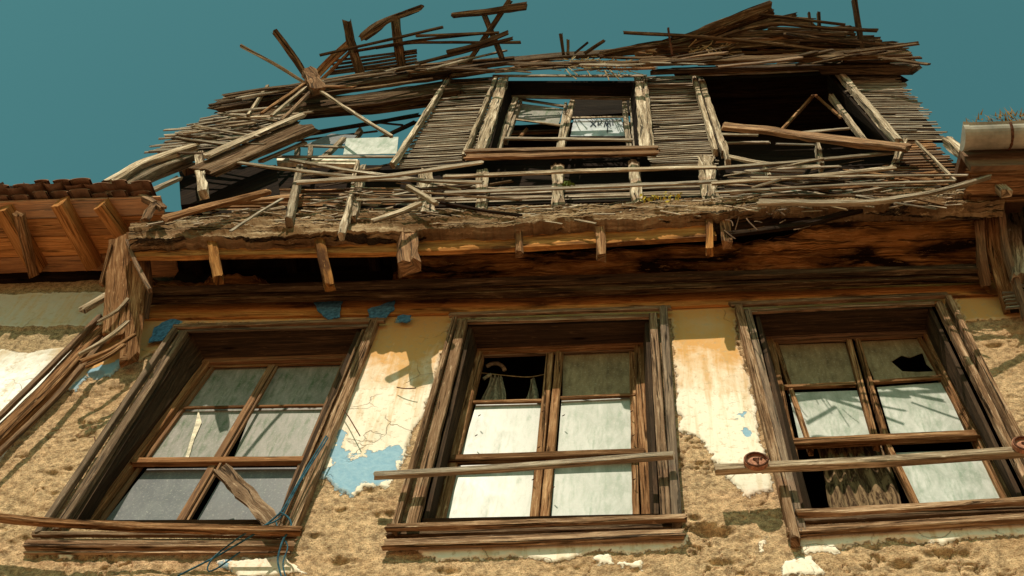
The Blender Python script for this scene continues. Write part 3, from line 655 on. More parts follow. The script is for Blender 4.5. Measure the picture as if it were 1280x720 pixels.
# ledge: a thick sloping weathered timber
def ledge(top, bot, name, mat):
    mb = MB(); n = 460; rows = 12
    xt = np.linspace(top[0][0], top[-1][0], n); xb = np.linspace(bot[0][0], bot[-1][0], n)
    yt = np.interp(xt, [p[0] for p in top], [p[1] for p in top]); yb = np.interp(xb, [p[0] for p in bot], [p[1] for p in bot])
    cols = []
    for i in range(n):
        a = at(xt[i], yt[i], PL_L, OFJ - .06); c = at(xb[i], yb[i], PL_L, OFJ + .03); cols.append((a, c))
    rn = [smooth_noise(n, 5, .009) + smooth_noise(n, 30, .012) + RNG.uniform(-.005, .005, n) for _ in range(rows)]
    eb = smooth_noise(n, 4, .016) + smooth_noise(n, 25, .022) + RNG.uniform(-.006, .006, n)
    for i, (a, c) in enumerate(cols):
        for k in range(rows):
            f = k / (rows - 1); p = a * (1 - f) + c * f
            p = p + np.array([0, rn[k][i] - .03 * math.sin(f * math.pi), .018 * math.sin(f * math.pi) + rn[k][i] * .5 + (eb[i] if k == rows - 1 else 0)])
            mb.v.append(p); mb.tn.append(.72)
        mb.v.append(c + np.array([0, .10, .0 + eb[i]])); mb.tn.append(.4)
        mb.v.append(a + np.array([0, .06, -.02])); mb.tn.append(.4)
    K = rows + 2
    for i in range(n - 1):
        for k in range(K - 1):
            q = [i * K + k, i * K + k + 1, (i + 1) * K + k + 1, (i + 1) * K + k]; mb.f.append(tuple(q))
            mb.uv.append([(mb.v[j][0], (j % K) * .024) for j in q])
    for i in (0, n - 1): mb.f.append(tuple(i * K + k for k in range(K))); mb.uv.append([(mb.v[i * K + k][1], mb.v[i * K + k][2]) for k in range(K)])
    return mb.build(name, M[mat], HOUSE)
M['ledge'] = wood('flaking_ledge_wood', (0.09, 0.05, 0.025), (0.30, 0.195, 0.105), (0.62, 0.49, 0.32), 1.0, 1.6, blot=(0.13, 0.07, 0.03), blotmix=0.8)
ledge([(165, 282), (230, 272), (320, 262), (560, 262), (900, 250), (1252, 234)], [(160, 300), (290, 296), (600, 284), (890, 266), (1105, 256), (1256, 250)], 'ledge_board', 'ledge')
# rubble and splinters lying on the ledge
mb = MB()
for i in range(420):
    x = random.uniform(180, 1240); y = np.interp(x, [165, 320, 560, 900, 1252], [279, 262, 264, 251, 236]) + random.uniform(-3, 18)
    a = random.uniform(-.25, .2); l = random.uniform(4, 26)
    bd(mb, [(x, y), (x + l, y + l * a)], random.uniform(1.0, 2.8), t=.012, pl=PL_L, off=OFJ + random.uniform(-.02, .04), lo=True, rough=.2, ends=1.5, tone=random.uniform(.4, 1))
tag(mb.build('splinters', M['grey']), 'grey wood splinters and chips lying along the ledge', 'splinters', kind='stuff')

# ------------------------------------------------------------------ jettied floor: lath panels
def laths(name, quad, rows, mat='lath', over=6, off=0.0, gap=.95, cover=.92, backing=True, jit=1.0, pl=PL_U, missing=.0, label=None, wl=None, wr=None):
    """quad: top-left, top-right, bottom-right, bottom-left"""
    (ax, ay), (bx, by), (cx, cy), (dx, dy) = quad; mb = MB()
    for r in range(rows):
        if random.random() < missing: continue
        # rows spaced evenly on the wall, so closer together higher up in the picture
        f = (r + .5) / rows; f = f * (0.80 + 0.20 * f)
        x0 = ax + (dx - ax) * f - random.uniform(0, over); y0 = ay + (dy - ay) * f + random.uniform(-.6, .6) * jit
        x1 = bx + (cx - bx) * f + random.uniform(0, over); y1 = by + (cy - by) * f + random.uniform(-.6, .6) * jit
        if random.random() > cover:
            if random.random() < .5: x0 += random.uniform(.1, .6) * (x1 - x0)
            else: x1 -= random.uniform(.1, .6) * (x1 - x0)
        h = abs(dy - ay) / rows * gap * random.uniform(.7, 1.25)
        npt = 4; pts = [(x0 + (x1 - x0) * k / npt, y0 + (y1 - y0) * k / npt + random.uniform(-.5, .5) * jit) for k in range(npt + 1)]
        bd(mb, pts, h, t=.022, pl=pl, off=off + random.uniform(-.006, .012), rough=.16, ends=.8, lo=True, seg=.05, tone=random.uniform(.3, .95), wob=.12)
    o = mb.build(name, M[mat], HOUSE, label=label)
    if backing:
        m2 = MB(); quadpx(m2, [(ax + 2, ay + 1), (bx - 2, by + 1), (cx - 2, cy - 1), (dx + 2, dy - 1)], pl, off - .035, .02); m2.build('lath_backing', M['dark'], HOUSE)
    return o
laths('lath_panel', [(560, 99), (621, 96), (588, 206), (500, 212)], 52)
laths('lath_panel', [(806, 97), (866, 95), (893, 206), (818, 210)], 54)
laths('lath_panel', [(1046, 87), (1108, 88), (1182, 176), (1126, 176)], 42, over=12)
laths('lath_panel', [(1128, 178), (1160, 176), (1226, 232), (1120, 234)], 17, mat='brown', over=3)
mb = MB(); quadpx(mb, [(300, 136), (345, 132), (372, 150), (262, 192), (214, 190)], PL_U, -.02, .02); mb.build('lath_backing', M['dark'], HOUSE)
laths('lath_panel', [(290, 131), (345, 128), (378, 146), (202, 192)], 30, over=16, off=.03, jit=1.6, backing=False, label='loose sagging laths around the left corner')
laths('lath_panel', [(228, 160), (285, 150), (290, 192), (196, 193)], 10, over=18, off=.05, jit=2.2, backing=False, label='splayed lath ends sticking out past the left corner')
# spandrel below the windows
laths('lath_panel', [(498, 236), (884, 226), (888, 254), (470, 266)], 9, mat='lath', off=-.04, over=4, cover=.7, missing=.1)
laths('lath_panel', [(892, 232), (1120, 222), (1200, 240), (890, 252)], 8, mat='lath', off=-.02, over=6, cover=.8)
laths('lath_panel', [(300, 238), (500, 236), (480, 268), (262, 268)], 9, mat='brown', off=-.05, over=6, cover=.8, jit=2.5)
mb = MB()  # near-black sheets standing for the shaded space behind the studs
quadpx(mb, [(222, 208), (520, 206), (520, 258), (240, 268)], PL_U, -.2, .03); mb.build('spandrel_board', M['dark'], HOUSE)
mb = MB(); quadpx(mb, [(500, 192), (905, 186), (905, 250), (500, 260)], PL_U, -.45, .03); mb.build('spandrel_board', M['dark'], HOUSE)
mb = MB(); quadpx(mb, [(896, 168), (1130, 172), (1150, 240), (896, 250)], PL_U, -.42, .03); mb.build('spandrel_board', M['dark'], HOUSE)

# ------------------------------------------------------------------ jettied floor: windows
def U(pts, w, t=0.04, off=0.04, **k):
    d = dict(t=t, off=off, pl=PL_U); d.update(k); return (pts, w, d)
# middle upper window
u2 = part('window', 'grey', HOUSE, [
 U([(622, 94), (582, 192)], 8, .05, .05, rough=.16), U([(631, 97), (600, 190)], 15, .05, .04, rough=.1, tone=.8),
 U([(618, 95), (804, 95)], 4, .04, .05), U([(799, 95), (806, 184)], 13, .05, .04, rough=.16, tone=.9), U([(806, 94), (815, 184)], 5, .05, .055, rough=.2)])
mb = MB()
for a, b_, c, d in [((636, 101), (796, 101), (800, 122), (642, 119)), ((636, 101), (612, 190), (622, 190), (642, 119)), ((796, 101), (803, 186), (796, 186), (790, 123))]:
    A, B, C, D = at(*a, PL_U, .0), at(*b_, PL_U, .0), at(*c, PL_U, -.14), at(*d, PL_U, -.14); prism(mb, [A, B, C, D], np.cross(B - A, D - A), .02)
mb.build('jamb_lining', M['dark'], u2)
part('frame', 'grey', u2, [U([(645, 122), (622, 188)], 10, .04, -.11, tone=.6), U([(652, 124), (634, 174)], 6, .04, -.13, tone=.45), U([(640, 121), (796, 123)], 5, .04, -.11, tone=.15), U([(790, 124), (796, 184)], 9, .05, -.11, tone=.55), U([(780, 125), (786, 182)], 7, .04, -.13, tone=.4)])
part('mullion', 'grey', u2, [U([(716, 125), (702, 184)], 9, .04, -.12, tone=.65), U([(708, 128), (698, 184)], 5, .04, -.13, tone=.45)])
for q_ in [U([(630, 173), (788, 175)], 5, .04, -.11, tone=.5), U([(716, 147), (780, 146)], 2.5, .02, -.14), U([(642, 149), (703, 157)], 3, .02, -.14), U([(648, 124), (706, 133)], 4, .03, -.15, tone=.3)]: part('sash_rail', 'grey', u2, [q_])
glasspane([(649, 129), (704, 136), (698, 156), (643, 148)], 'pane_green', u2, PL_U, -.17, label='cracked pane slipped out of true')
pw = glasspane([(717, 149), (777, 148), (781, 170), (713, 170)], 'pane_blue', u2, PL_U, -.17, label='bluish white pane with a black scrawl')
mb = MB()
def scr(pts): tube(mb, [at(x, y, PL_U, -.163) for x, y in pts], .0035, 5, .01)
for s_ in [[(738, 151), (745, 158)], [(745, 151), (738, 158)], [(748, 152), (747, 157), (751, 154), (752, 151)], [(755, 158), (757, 151), (758, 157), (760, 151), (759, 165)], [(762, 151), (763, 157)], [(766, 151), (766, 156)]]: scr(s_)
mb.build('scrawl', M['scrawl'], pw)
part('sill', 'brown', u2, [U([(584, 189), (817, 185)], 7, .10, .13, tone=.5, rough=.14), U([(586, 197), (818, 191)], 9, .06, .08, tone=.9, rough=.14)])
# right upper window
u3 = part('window', 'grey', HOUSE, [
 U([(866, 94), (893, 186)], 8, .05, .05, rough=.1, tone=.85), U([(875, 97), (904, 188)], 10, .05, .035, rough=.12, tone=.75), U([(904, 176), (909, 198)], 7, .04, .05, rough=.3),
 U([(876, 93), (960, 90), (1040, 86)], 5, .04, .05, tone=.9), U([(1044, 87), (1118, 172)], 13, .06, .05, rough=.12, tone=.95)])
mb = MB()
for a, b_, c, d in [((880, 97), (1036, 91), (1034, 112), (888, 117)), ((1038, 92), (1112, 176), (1088, 176), (1030, 112))]:
    A, B, C, D = at(*a, PL_U, .0), at(*b_, PL_U, .0), at(*c, PL_U, -.2), at(*d, PL_U, -.2); prism(mb, [A, B, C, D], np.cross(B - A, D - A), .02)
mb.build('jamb_lining', M['dark'], u3)
part('frame', 'grey', u3, [U([(1036, 118), (1080, 176)], 10, .05, -.08, tone=.9), U([(886, 121), (1034, 115)], 4, .05, -.17, tone=.25), U([(1000, 166), (1066, 160)], 4, .04, -.12, tone=.5)])
part('glazing_bar', 'brown', u3, [U([(1018, 118), (978, 162)], 5, .03, -.10, tone=.9), U([(1018, 118), (1050, 146)], 4, .03, -.10, tone=.7)])
# left upper window, knocked out of shape
u1 = part('window', 'grey', HOUSE, [U([(563, 96), (528, 150), (494, 202)], 9, .05, .06, rough=.14, tone=.9), U([(558, 104), (524, 156), (499, 196)], 4, .05, .05, tone=.4)])
part('frame', 'grey', u1, [U([(370, 182), (432, 184)], 4, .04, -.04, tone=.4), U([(389, 182), (387, 203)], 7, .04, -.02, tone=.3), U([(341, 196), (498, 196)], 4, .03, .0, tone=.5), U([(432, 172), (404, 198)], 9, .04, -.08, tone=.7), U([(372, 182), (371, 198)], 8, .04, -.05, tone=.1)])
glasspane([(433, 173), (498, 171), (496, 192), (429, 193)], 'pane_pale', u1, PL_U, -.02)
glasspane([(384, 180), (414, 167), (446, 169), (436, 180)], 'pane_grey', u1, PL_U, -.10)
mb = MB(); quadpx(mb, [(346, 197), (447, 199), (447, 205), (346, 203)], PL_U, -.03, .03); mb.build('plaster_strip', M['flake'], u1, label='bright white strip under the glass')
part('inner_rafter', 'beam', HOUSE, [U([(383, 168), (440, 158), (523, 144)], 6, .05, -.2, tone=.3), U([(372, 176), (470, 164)], 3, .04, -.22), U([(452, 160), (446, 172)], 8, .04, -.12, rough=.3), U([(470, 176), (520, 152)], 6, .04, -.2, tone=.5), U([(458, 152), (500, 156)], 3, .03, -.2)])

# ------------------------------------------------------------------ roof remains
part('roof_beam', 'beam', HOUSE, [
 ([(287, 132), (400, 112), (520, 94), (600, 84)], 22, dict(off=.10, t=.07, tone=.45, rough=.1)),
 ([(330, 140), (450, 128), (556, 112)], 24, dict(off=.04, t=.06, tone=.3, rough=.1)),
 ([(372, 142), (470, 134), (552, 124)], 18, dict(off=.0, t=.06, tone=.2, rough=.12)),
 ([(300, 140), (345, 134), (390, 128)], 14, dict(off=.02, t=.06, tone=.2, rough=.12))], pl=PL_U)
part('roof_beam', 'beam', HOUSE, [
 ([(287, 122), (375, 105), (520, 82), (640, 72)], 4, dict(off=.16, t=.04, tone=.9, rough=.2)),
 ([(380, 118), (470, 108), (540, 98)], 3, dict(off=.13, t=.03, tone=.8, rough=.2)),
 ([(520, 92), (630, 77), (700, 70), (820, 62)], 11, dict(off=.14, t=.06, tone=.5, rough=.12)),
 ([(566, 93), (700, 80), (770, 78), (810, 84)], 6, dict(off=.10, t=.05, tone=.8, rough=.18)),
 ([(620, 90), (700, 84), (770, 81)], 3, dict(off=.14, t=.03, tone=.95, rough=.2))], pl=PL_U)
part('roof_beam', 'beam', HOUSE, [
 ([(806, 78), (960, 74), (1130, 68)], 11, dict(off=.20, t=.07, tone=.85, rough=.1)),
 ([(820, 90), (960, 84), (1110, 80)], 8, dict(off=.12, t=.06, tone=.5, rough=.1)),
 ([(1042, 84), (1129, 84)], 22, dict(off=.10, t=.10, tone=.5, rough=.05)),
 ([(866, 92), (960, 88), (1045, 84)], 5, dict(off=.10, t=.05, tone=.9, rough=.1))], pl=PL_U)
# a surviving piece of roof deck over the right-hand room, seen from below through the window
mb = MB(); zt = at(1000, 92, PL_U)[2]
xa, xb = at(850, 92, PL_U)[0], at(1120, 92, PL_U)[0]
for k in range(16):
    y = -.12 + k * .26
    board3(mb, [(xa, y, zt + .05 + .25 * y), (xb, y, zt + .03 + .25 * y)], .25, .02, (0, -.24, -.97), rough=.1, tone=.35)
mb.build('roof_deck', M['dark'], HOUSE)
mb = MB(); box(mb, xb - .02, xb + .02, .1, 3.6, at(1190, 250)[2], zt); box(mb, xa, xb, 3.6, 3.65, at(1190, 250)[2], zt + 1.0); mb.build('inner_wall', M['room_dark'], HOUSE)
mb = MB(); board3(mb, [(at(596, 96, PL_U)[0], .25, zt - .1), (at(870, 96, PL_U)[0], .25, zt - .1)], .22, .05, (0, -.3, -.95), tone=.2)
board3(mb, [(at(700, 96, PL_U)[0], .18, zt - .25), (at(860, 96, PL_U)[0], .45, zt + .12)], .2, .04, (0, -.3, -.95), tone=.5)
mb.build('ceiling_board', M['dark'], HOUSE)
mb = MB(); quadpx(mb, [(716, 118), (792, 118), (796, 140), (712, 146)], PL_U, -.34, .03); mb.build('ceiling_board', M['dark'], HOUSE)
part('inner_rafter', 'brown', HOUSE, [U([(640, 166), (700, 164)], 6, .04, -.3, tone=.7), U([(650, 172), (660, 160)], 5, .03, -.24, tone=.9)])

# ------------------------------------------------------------------ corner timbers of the house
part('corner_beam', 'grey', HOUSE, [U([(264, 193), (320, 168), (380, 143)], 9, .06, .20, tone=.95, rough=.14), U([(330, 200), (382, 178)], 6, .04, .08, tone=.8)], label='long heavy sloping timber at the left corner')
part('corner_beam', 'grey', HOUSE, [U([(146, 224), (190, 199), (245, 182)], 13, .06, .16, tone=.8, rough=.2), U([(150, 238), (192, 213), (244, 192)], 17, .10, .12, tone=.15, rough=.14)], label='pale twisted corner timber running down to the left eave')
part('corner_beam', 'grey', HOUSE, [U([(166, 236), (205, 216), (242, 203)], 10, .08, .06, tone=.55, rough=.2), U([(186, 240), (226, 222)], 7, .06, .04, tone=.5, rough=.3)])
part('corner_beam', 'grey', HOUSE, [U([(1180, 172), (1250, 236)], 17, .12, .12, tone=.85, rough=.12)], label='thick bleached timber at the right corner')
part('stud', 'grey', HOUSE, [U([(249, 190), (253, 236)], 12, .06, .15, rough=.2, tone=.7)])
mb = MB(); quadpx(mb, [(224, 226), (262, 212), (345, 206), (350, 244), (226, 256)], PL_U, -.03, .04); mb.build('corner_panel', M['dark'], HOUSE)
part('stud', 'grey', HOUSE, [U([(377, 206), (363, 270)], 13, .06, .08, rough=.1, tone=.35)])
part('stud', 'grey', HOUSE, [U([(449, 200), (439, 248), (429, 290)], 9, .05, .10, rough=.3, tone=.9), U([(456, 206), (444, 268)], 9, .05, .06, rough=.25, tone=.6)])
for a, b_, w in [((531, 212), (533, 262), 17), ((603, 212), (603, 258), 15), ((697, 206), (698, 255), 14), ((791, 202), (797, 250), 14), ((881, 196), (888, 248), 20), ((1020, 178), (1025, 202), 9), ((954, 206), (960, 218), 7), ((1132, 174), (1114, 216), 12)]:
    part('stud', 'grey', HOUSE, [U([a, b_], w, .07, .03, rough=.2, tone=.75)])
part('brace', 'grey', HOUSE, [U([(1144, 176), (1192, 224)], 5, .05, .06, tone=.6)])
part('corner_beam', 'casing', HOUSE, [U([(268, 209), (322, 185), (382, 160)], 26, .05, .16, tone=.1, rough=.05)], label='side face of the long sloping corner timber, toned dark for shade')  # separate board, low tone paints the timber's shaded side
# left corner: shattered vertical skirt boards
part('corner_post', 'brown', HOUSE, [
 ([(150, 298), (146, 350), (143, 412)], 30, dict(off=[.36, .16], t=.06, rough=.1, tone=.75, ends=.5)),
 ([(172, 296), (172, 350), (163, 434)], 27, dict(off=[.38, .1], t=.05, rough=.12, tone=.6, ends=.9)),
 ([(182, 300), (186, 350), (180, 392)], 12, dict(off=[.34, .1], t=.05, rough=.12, tone=.5, ends=.9)),
 ([(140, 306), (128, 352)], 8, dict(off=[.36, .26], t=.04, rough=.15, tone=.6)),
 ([(158, 300), (170, 330), (186, 360)], 6, dict(off=[.40, .36], t=.03, rough=.15, tone=.5))], pl=PL_L)
part('corner_post', 'brown', HOUSE, [
 ([(1236, 252), (1240, 310), (1262, 380)], 22, dict(off=[.36, .06], t=.05, rough=.12, tone=.6)),
 ([(1222, 256), (1226, 320), (1234, 352)], 14, dict(off=[.34, .1], t=.05, rough=.12, tone=.45)),
 ([(1248, 250), (1256, 310), (1282, 392)], 12, dict(off=[.38, .10], t=.05, rough=.12, tone=.55))], pl=PL_L, label='split corner boards at the right end of the jetty')
mb = MB()
bd(mb, [(1262, 262), (1272, 340)], 22, t=.06, pl=PL_L, off=.2, rough=.12, tone=.3); bd(mb, [(1276, 250), (1292, 300)], 10, t=.05, pl=PL_L, off=.24, rough=.15, tone=.7)
mb.build('corner_board', M['grey'], HOUSE)
laths('lath_panel', [(1250, 346), (1300, 344), (1310, 384), (1262, 388)], 10, off=.10, pl=PL_L, over=2)

# ------------------------------------------------------------------ loose timbers (each one a thing)
CNT = [0]
def loose(name, label, cat, pts, w, t=.03, pl=PL_U, off=.08, mat='grey', group=None, **k):
    mb = MB(); bd(mb, pts, w, t=t, pl=pl, off=off, **k); return tag(mb.build(name, M[mat]), label, cat, group)
G_S = 'broken roof sticks against the sky at the left'
rs = dict(pl=PL_R, off=.03)
loose('stick', 'longest thin grey stick pointing up left from the knot of crossed sticks', 'stick', [(301, 57), (340, 78), (380, 103)], 4.5, group=G_S, tone=.7, **rs)
loose('stick', 'thick dark stick rising up left from the knot of crossed sticks', 'stick', [(344, 40), (368, 72), (392, 110)], 8, group=G_S, mat='beam', tone=.6, pl=PL_R, off=.08)
loose('stick', 'thin pale stick slanting down right from the knot across the blue gap', 'stick', [(396, 111), (440, 140), (487, 169)], 5, group=G_S, tone=.9, pl=PL_U, off=.22)
loose('board', 'short brown board rising up right from the knot of crossed sticks', 'board', [(434, 57), (414, 74), (396, 94)], 11, mat='brown', tone=.8, pl=PL_R, off=.05)
loose('stick', 'narrow brown stick beside the short board right of the knot', 'stick', [(440, 62), (420, 82), (399, 103)], 5, mat='brown', group=G_S, tone=.9, **rs)
loose('stick', 'upper of the three sticks fanning down left from the knot', 'stick', [(382, 104), (330, 140)], 5, mat='brown', group=G_S, tone=.8, pl=PL_U, off=.2)
loose('stick', 'middle of the three sticks fanning down left from the knot', 'stick', [(384, 108), (342, 143)], 5, mat='grey', group=G_S, tone=.6, pl=PL_U, off=.2)
loose('stick', 'lowest and darkest of the three sticks fanning down left from the knot', 'stick', [(392, 112), (355, 148)], 6, mat='brown', group=G_S, tone=.5, pl=PL_U, off=.2)
loose('timber', 'stubby dark timber block where the crossed sticks meet', 'timber', [(384, 86), (396, 108)], 18, t=.06, mat='brown', tone=.35, pl=PL_U, off=.24, rough=.25)
loose('stick', 'short pale peg leaning on the left corner laths', 'stick', [(336, 106), (312, 142)], 6, group=G_S, tone=.8, pl=PL_U, off=.16)
loose('batten', 'thin dark batten poking out furthest left above the corner laths', 'batten', [(266, 131), (300, 124)], 4, mat='beam', tone=.3, pl=PL_U, off=.2)
loose('batten', 'long dark batten lying along the top of the left roof beam', 'batten', [(281, 119), (330, 111), (376, 106)], 4, mat='beam', tone=.4, pl=PL_U, off=.2)
loose('post', 'short dark roof post with a splintered pale top right of the knot', 'post', [(434, 30), (440, 58), (450, 90)], 12, t=.06, mat='beam', tone=.6, pl=PL_R, off=.05, ends=.8)
loose('post', 'roof post standing under the wing shaped broken board', 'post', [(494, 24), (497, 50), (502, 80)], 12, t=.06, mat='beam', tone=.6, pl=PL_R, off=.02)
loose('board', 'wing shaped broken board balanced on top of a post against the sky', 'board', [(458, 43), (476, 30), (494, 21), (518, 13)], 11, mat='beam', tone=.9, pl=PL_R, off=.12, rough=.3, taper=(1.3, .5), ends=1.5)
G_B = 'roof battens stacked against the sky left of centre'
for pts, w, o, lab in [
 ([(400, 69), (480, 51), (553, 34)], 4, .10, 'topmost roof batten, slanting up to a point right of the wing shaped board'),
 ([(443, 64), (530, 49), (612, 41)], 4, .07, 'second roof batten down, slanting from the splintered post'),
 ([(520, 45), (623, 41)], 4, .12, 'short level roof batten ending at the crossed sticks'),
 ([(470, 60), (513, 53), (650, 53)], 4, .05, 'longest level roof batten, passing behind the crossed sticks'),
 ([(520, 80), (575, 66), (640, 48)], 5, .11, 'pale slanting batten rising to the crossed sticks'),
 ([(560, 65), (600, 55), (634, 41)], 6, .14, 'short thick batten laid over the foot of the crossed sticks')]:
    loose('batten', lab, 'batten', pts, w, t=.025, mat='beam', group=G_B, tone=random.uniform(.4, .9), pl=PL_R, off=o)
for i, (y0, y1) in enumerate([(76, 63), (81, 66), (86, 70), (90, 74), (93, 78)]):
    loose('batten', 'short dark batten in the ladder like row between the two roof posts', 'batten', [(418 - i * 2, y0), (470, (y0 + y1) / 2), (520, y1)], 3.5, t=.02, mat='beam', group='short battens between the two roof posts', tone=.5, pl=PL_R, off=.0)
loose('stick', 'long arm of the X shaped crossed sticks, leaning right', 'stick', [(588, 74), (612, 38), (637, 1)], 7, mat='beam', tone=.6, pl=PL_R, off=.10)
loose('stick', 'short arm of the X shaped crossed sticks, leaning left', 'stick', [(605, 19), (616, 44), (627, 70)], 7, mat='beam', tone=.5, pl=PL_R, off=.06)
loose('plank', 'flat plank balanced highest of all on the crossed sticks', 'plank', [(567, 19), (612, 15), (656, 8)], 10, t=.04, mat='beam', tone=.9, pl=PL_R, off=.13, taper=(.6, 1.2))
G_P = 'short pegs sticking up at the middle of the roof edge'
for pts, w, lab in [([(701, 43), (704, 66)], 4, 'leftmost and tallest upright peg at the middle of the roof edge'), ([(710, 50), (710, 66)], 4, 'short upright peg second from left at the middle of the roof edge'), ([(719, 66), (735, 53)], 3, 'thin slanting peg at the middle of the roof edge'), ([(732, 66), (755, 51)], 5, 'thicker slanting peg rightmost at the middle of the roof edge')]:
    loose('peg', lab, 'peg', pts, w, mat='beam', group=G_P, tone=.4, pl=PL_R, off=.0)
# right-hand heap
G_H = 'broken roof boards heaped over the right upper window'
loose('plank', 'huge split plank forming the peak of the right roof heap', 'plank', [(760, 66), (860, 48), (905, 30), (957, 10)], 13, t=.04, mat='beam', group=G_H, tone=.6, pl=PL_R, off=.12, taper=(.6, 1.2), ends=1.2, rough=.2)
loose('plank', 'second split plank just under the peak plank of the right heap', 'plank', [(868, 52), (910, 36), (962, 17)], 9, t=.04, mat='beam', group=G_H, tone=.8, pl=PL_R, off=.07, ends=1.2, rough=.2)
loose('batten', 'long thin batten sticking out left in front of the right roof heap', 'batten', [(780, 41), (860, 45), (950, 53), (1040, 64), (1090, 62), (1147, 54)], 5, mat='beam', tone=.95, pl=PL_R, off=.2, rough=.15)
loose('batten', 'thin batten running right from the peak of the right roof heap', 'batten', [(950, 18), (1000, 24), (1056, 31)], 4, mat='beam', tone=.4, pl=PL_R, off=.12)
loose('batten', 'bowed pale batten arching over the middle of the right roof heap', 'batten', [(893, 49), (930, 36), (973, 29), (1040, 36), (1097, 38)], 5, mat='beam', tone=.95, pl=PL_R, off=.16)
loose('post', 'lone tall post at the right end of the roof', 'post', [(1068, 0), (1072, 28), (1077, 60)], 8, t=.05, mat='beam', tone=.4, pl=PL_R, off=.08)
loose('peg', 'thicker upright peg on the right roof heap', 'peg', [(1023, 16), (1024, 40)], 5, mat='beam', tone=.4, pl=PL_R, off=.04)
loose('peg', 'thinner upright peg on the right roof heap', 'peg', [(1011, 16), (1014, 36)], 4, mat='beam', tone=.4, pl=PL_R, off=.04)
loose('stick', 'thin dark nail like stick crossing the long batten left of the right heap', 'stick', [(835, 35), (840, 68)], 3, mat='iron', pl=PL_R, off=.2)
for i, (a_, b_, c_) in enumerate([((842, 58), (905, 42), (985, 24)), ((860, 64), (940, 44), (1060, 38)), ((830, 70), (930, 56), (1090, 50)), ((850, 74), (960, 64), (1112, 58)), ((900, 34), (950, 24), (1010, 28)), ((900, 74), (1010, 68), (1126, 66))]):
    loose('board', 'weathered broken board in the jumbled heap over the right upper window', 'board', [a_, b_, c_], 13, t=.03, mat='beam', group='jumbled boards of the right roof heap', tone=.3 + .06 * i, pl=PL_R, off=-.16, rough=.12, ends=1.2)
for i in range(40):
    f = random.random(); x0 = random.uniform(800, 985); 
    ybase = np.interp(x0, [790, 870, 960, 1100], [64, 50, 26, 50]); y0 = random.uniform(ybase + 3, 72)
    ln = random.uniform(70, 190); x1 = min(x0 + ln, 1112 + random.uniform(0, 20)); yb1 = np.interp(x1, [790, 870, 955, 1060, 1110], [64, 48, 22, 40, 58]); y1 = min(74, max(yb1, y0 + random.uniform(-16, 14)))
    loose('board', 'weathered broken board in the jumbled heap over the right upper window', 'board', [(x0, y0), ((x0 + x1) / 2, (y0 + y1) / 2 + random.uniform(-3, 3)), (x1, y1)], random.uniform(3, 9), t=.03, mat='beam' if random.random() < .75 else 'brown', group='jumbled boards of the right roof heap', tone=random.uniform(.35, 1), pl=PL_R, off=random.uniform(-.12, .10), rough=.18, ends=1.2)
for pts, lab in [([(1100, 72), (1157, 80)], 'lowest batten end sticking out right of the roof beam'), ([(1106, 74), (1150, 72)], 'middle batten end sticking out right of the roof beam'), ([(1060, 66), (1147, 55)], 'upper batten end sticking out right of the roof beam')]:
    loose('batten', lab, 'batten', pts, 4, mat='beam', tone=.7, pl=PL_U, off=.24)
G_L = 'splintered laths strewn along the roof edge'
def strew(n, fx, group, label, pl, mats, wr, lr, ar, orr):
    for i in range(n):
        x, y = fx(); l = random.uniform(*lr); a = random.uniform(*ar); 
        loose('broken_lath', label, 'lath', [(x, y), (x + l * .5, y + l * a * .5 + random.uniform(-1.5, 1.5)), (x + l, y + l * a)], random.uniform(*wr), t=.02, mat=random.choice(mats), group=group, tone=random.uniform(.3, 1), pl=pl, off=random.uniform(*orr), rough=.2, ends=1.5)
def f_roof():
    x = random.uniform(285, 1070); return x, float(np.interp(x, [285, 400, 520, 640, 820, 1070], [124, 106, 88, 78, 72, 70])) + random.uniform(-5, 14 if x > 560 else 1)
strew(50, f_roof, G_L, 'short splintered lath strewn along the broken roof edge', PL_U, ['beam', 'beam', 'brown', 'lath'], (2, 5), (25, 95), (-.28, .06), (.12, .26))
def f_left():
    f = random.random(); return 180 + 100 * f + random.uniform(-8, 30), 188 - 48 * f + random.uniform(-4, 6)
strew(30, f_left, 'splintered laths spilling down the left corner', 'short splintered lath spilling down the left corner slope', PL_U, ['lath', 'lath', 'beam', 'grey'], (2, 4), (35, 95), (-.2, .22), (.05, .2))
def f_span():
    x = random.choice([random.uniform(370, 560), random.uniform(900, 1120), random.uniform(900, 1120)]); return x, float(np.interp(x, [270, 560, 900, 1130], [232, 236, 226, 220])) + random.uniform(-14, 24)
strew(80, f_span, 'splintered laths caught in the band under the upper windows', 'short splintered lath caught in the band under the upper windows', PL_U, ['lath', 'beam', 'beam', 'brown', 'dark', 'grey'], (1.6, 4.5), (25, 120), (-.22, .2), (-.02, .12))
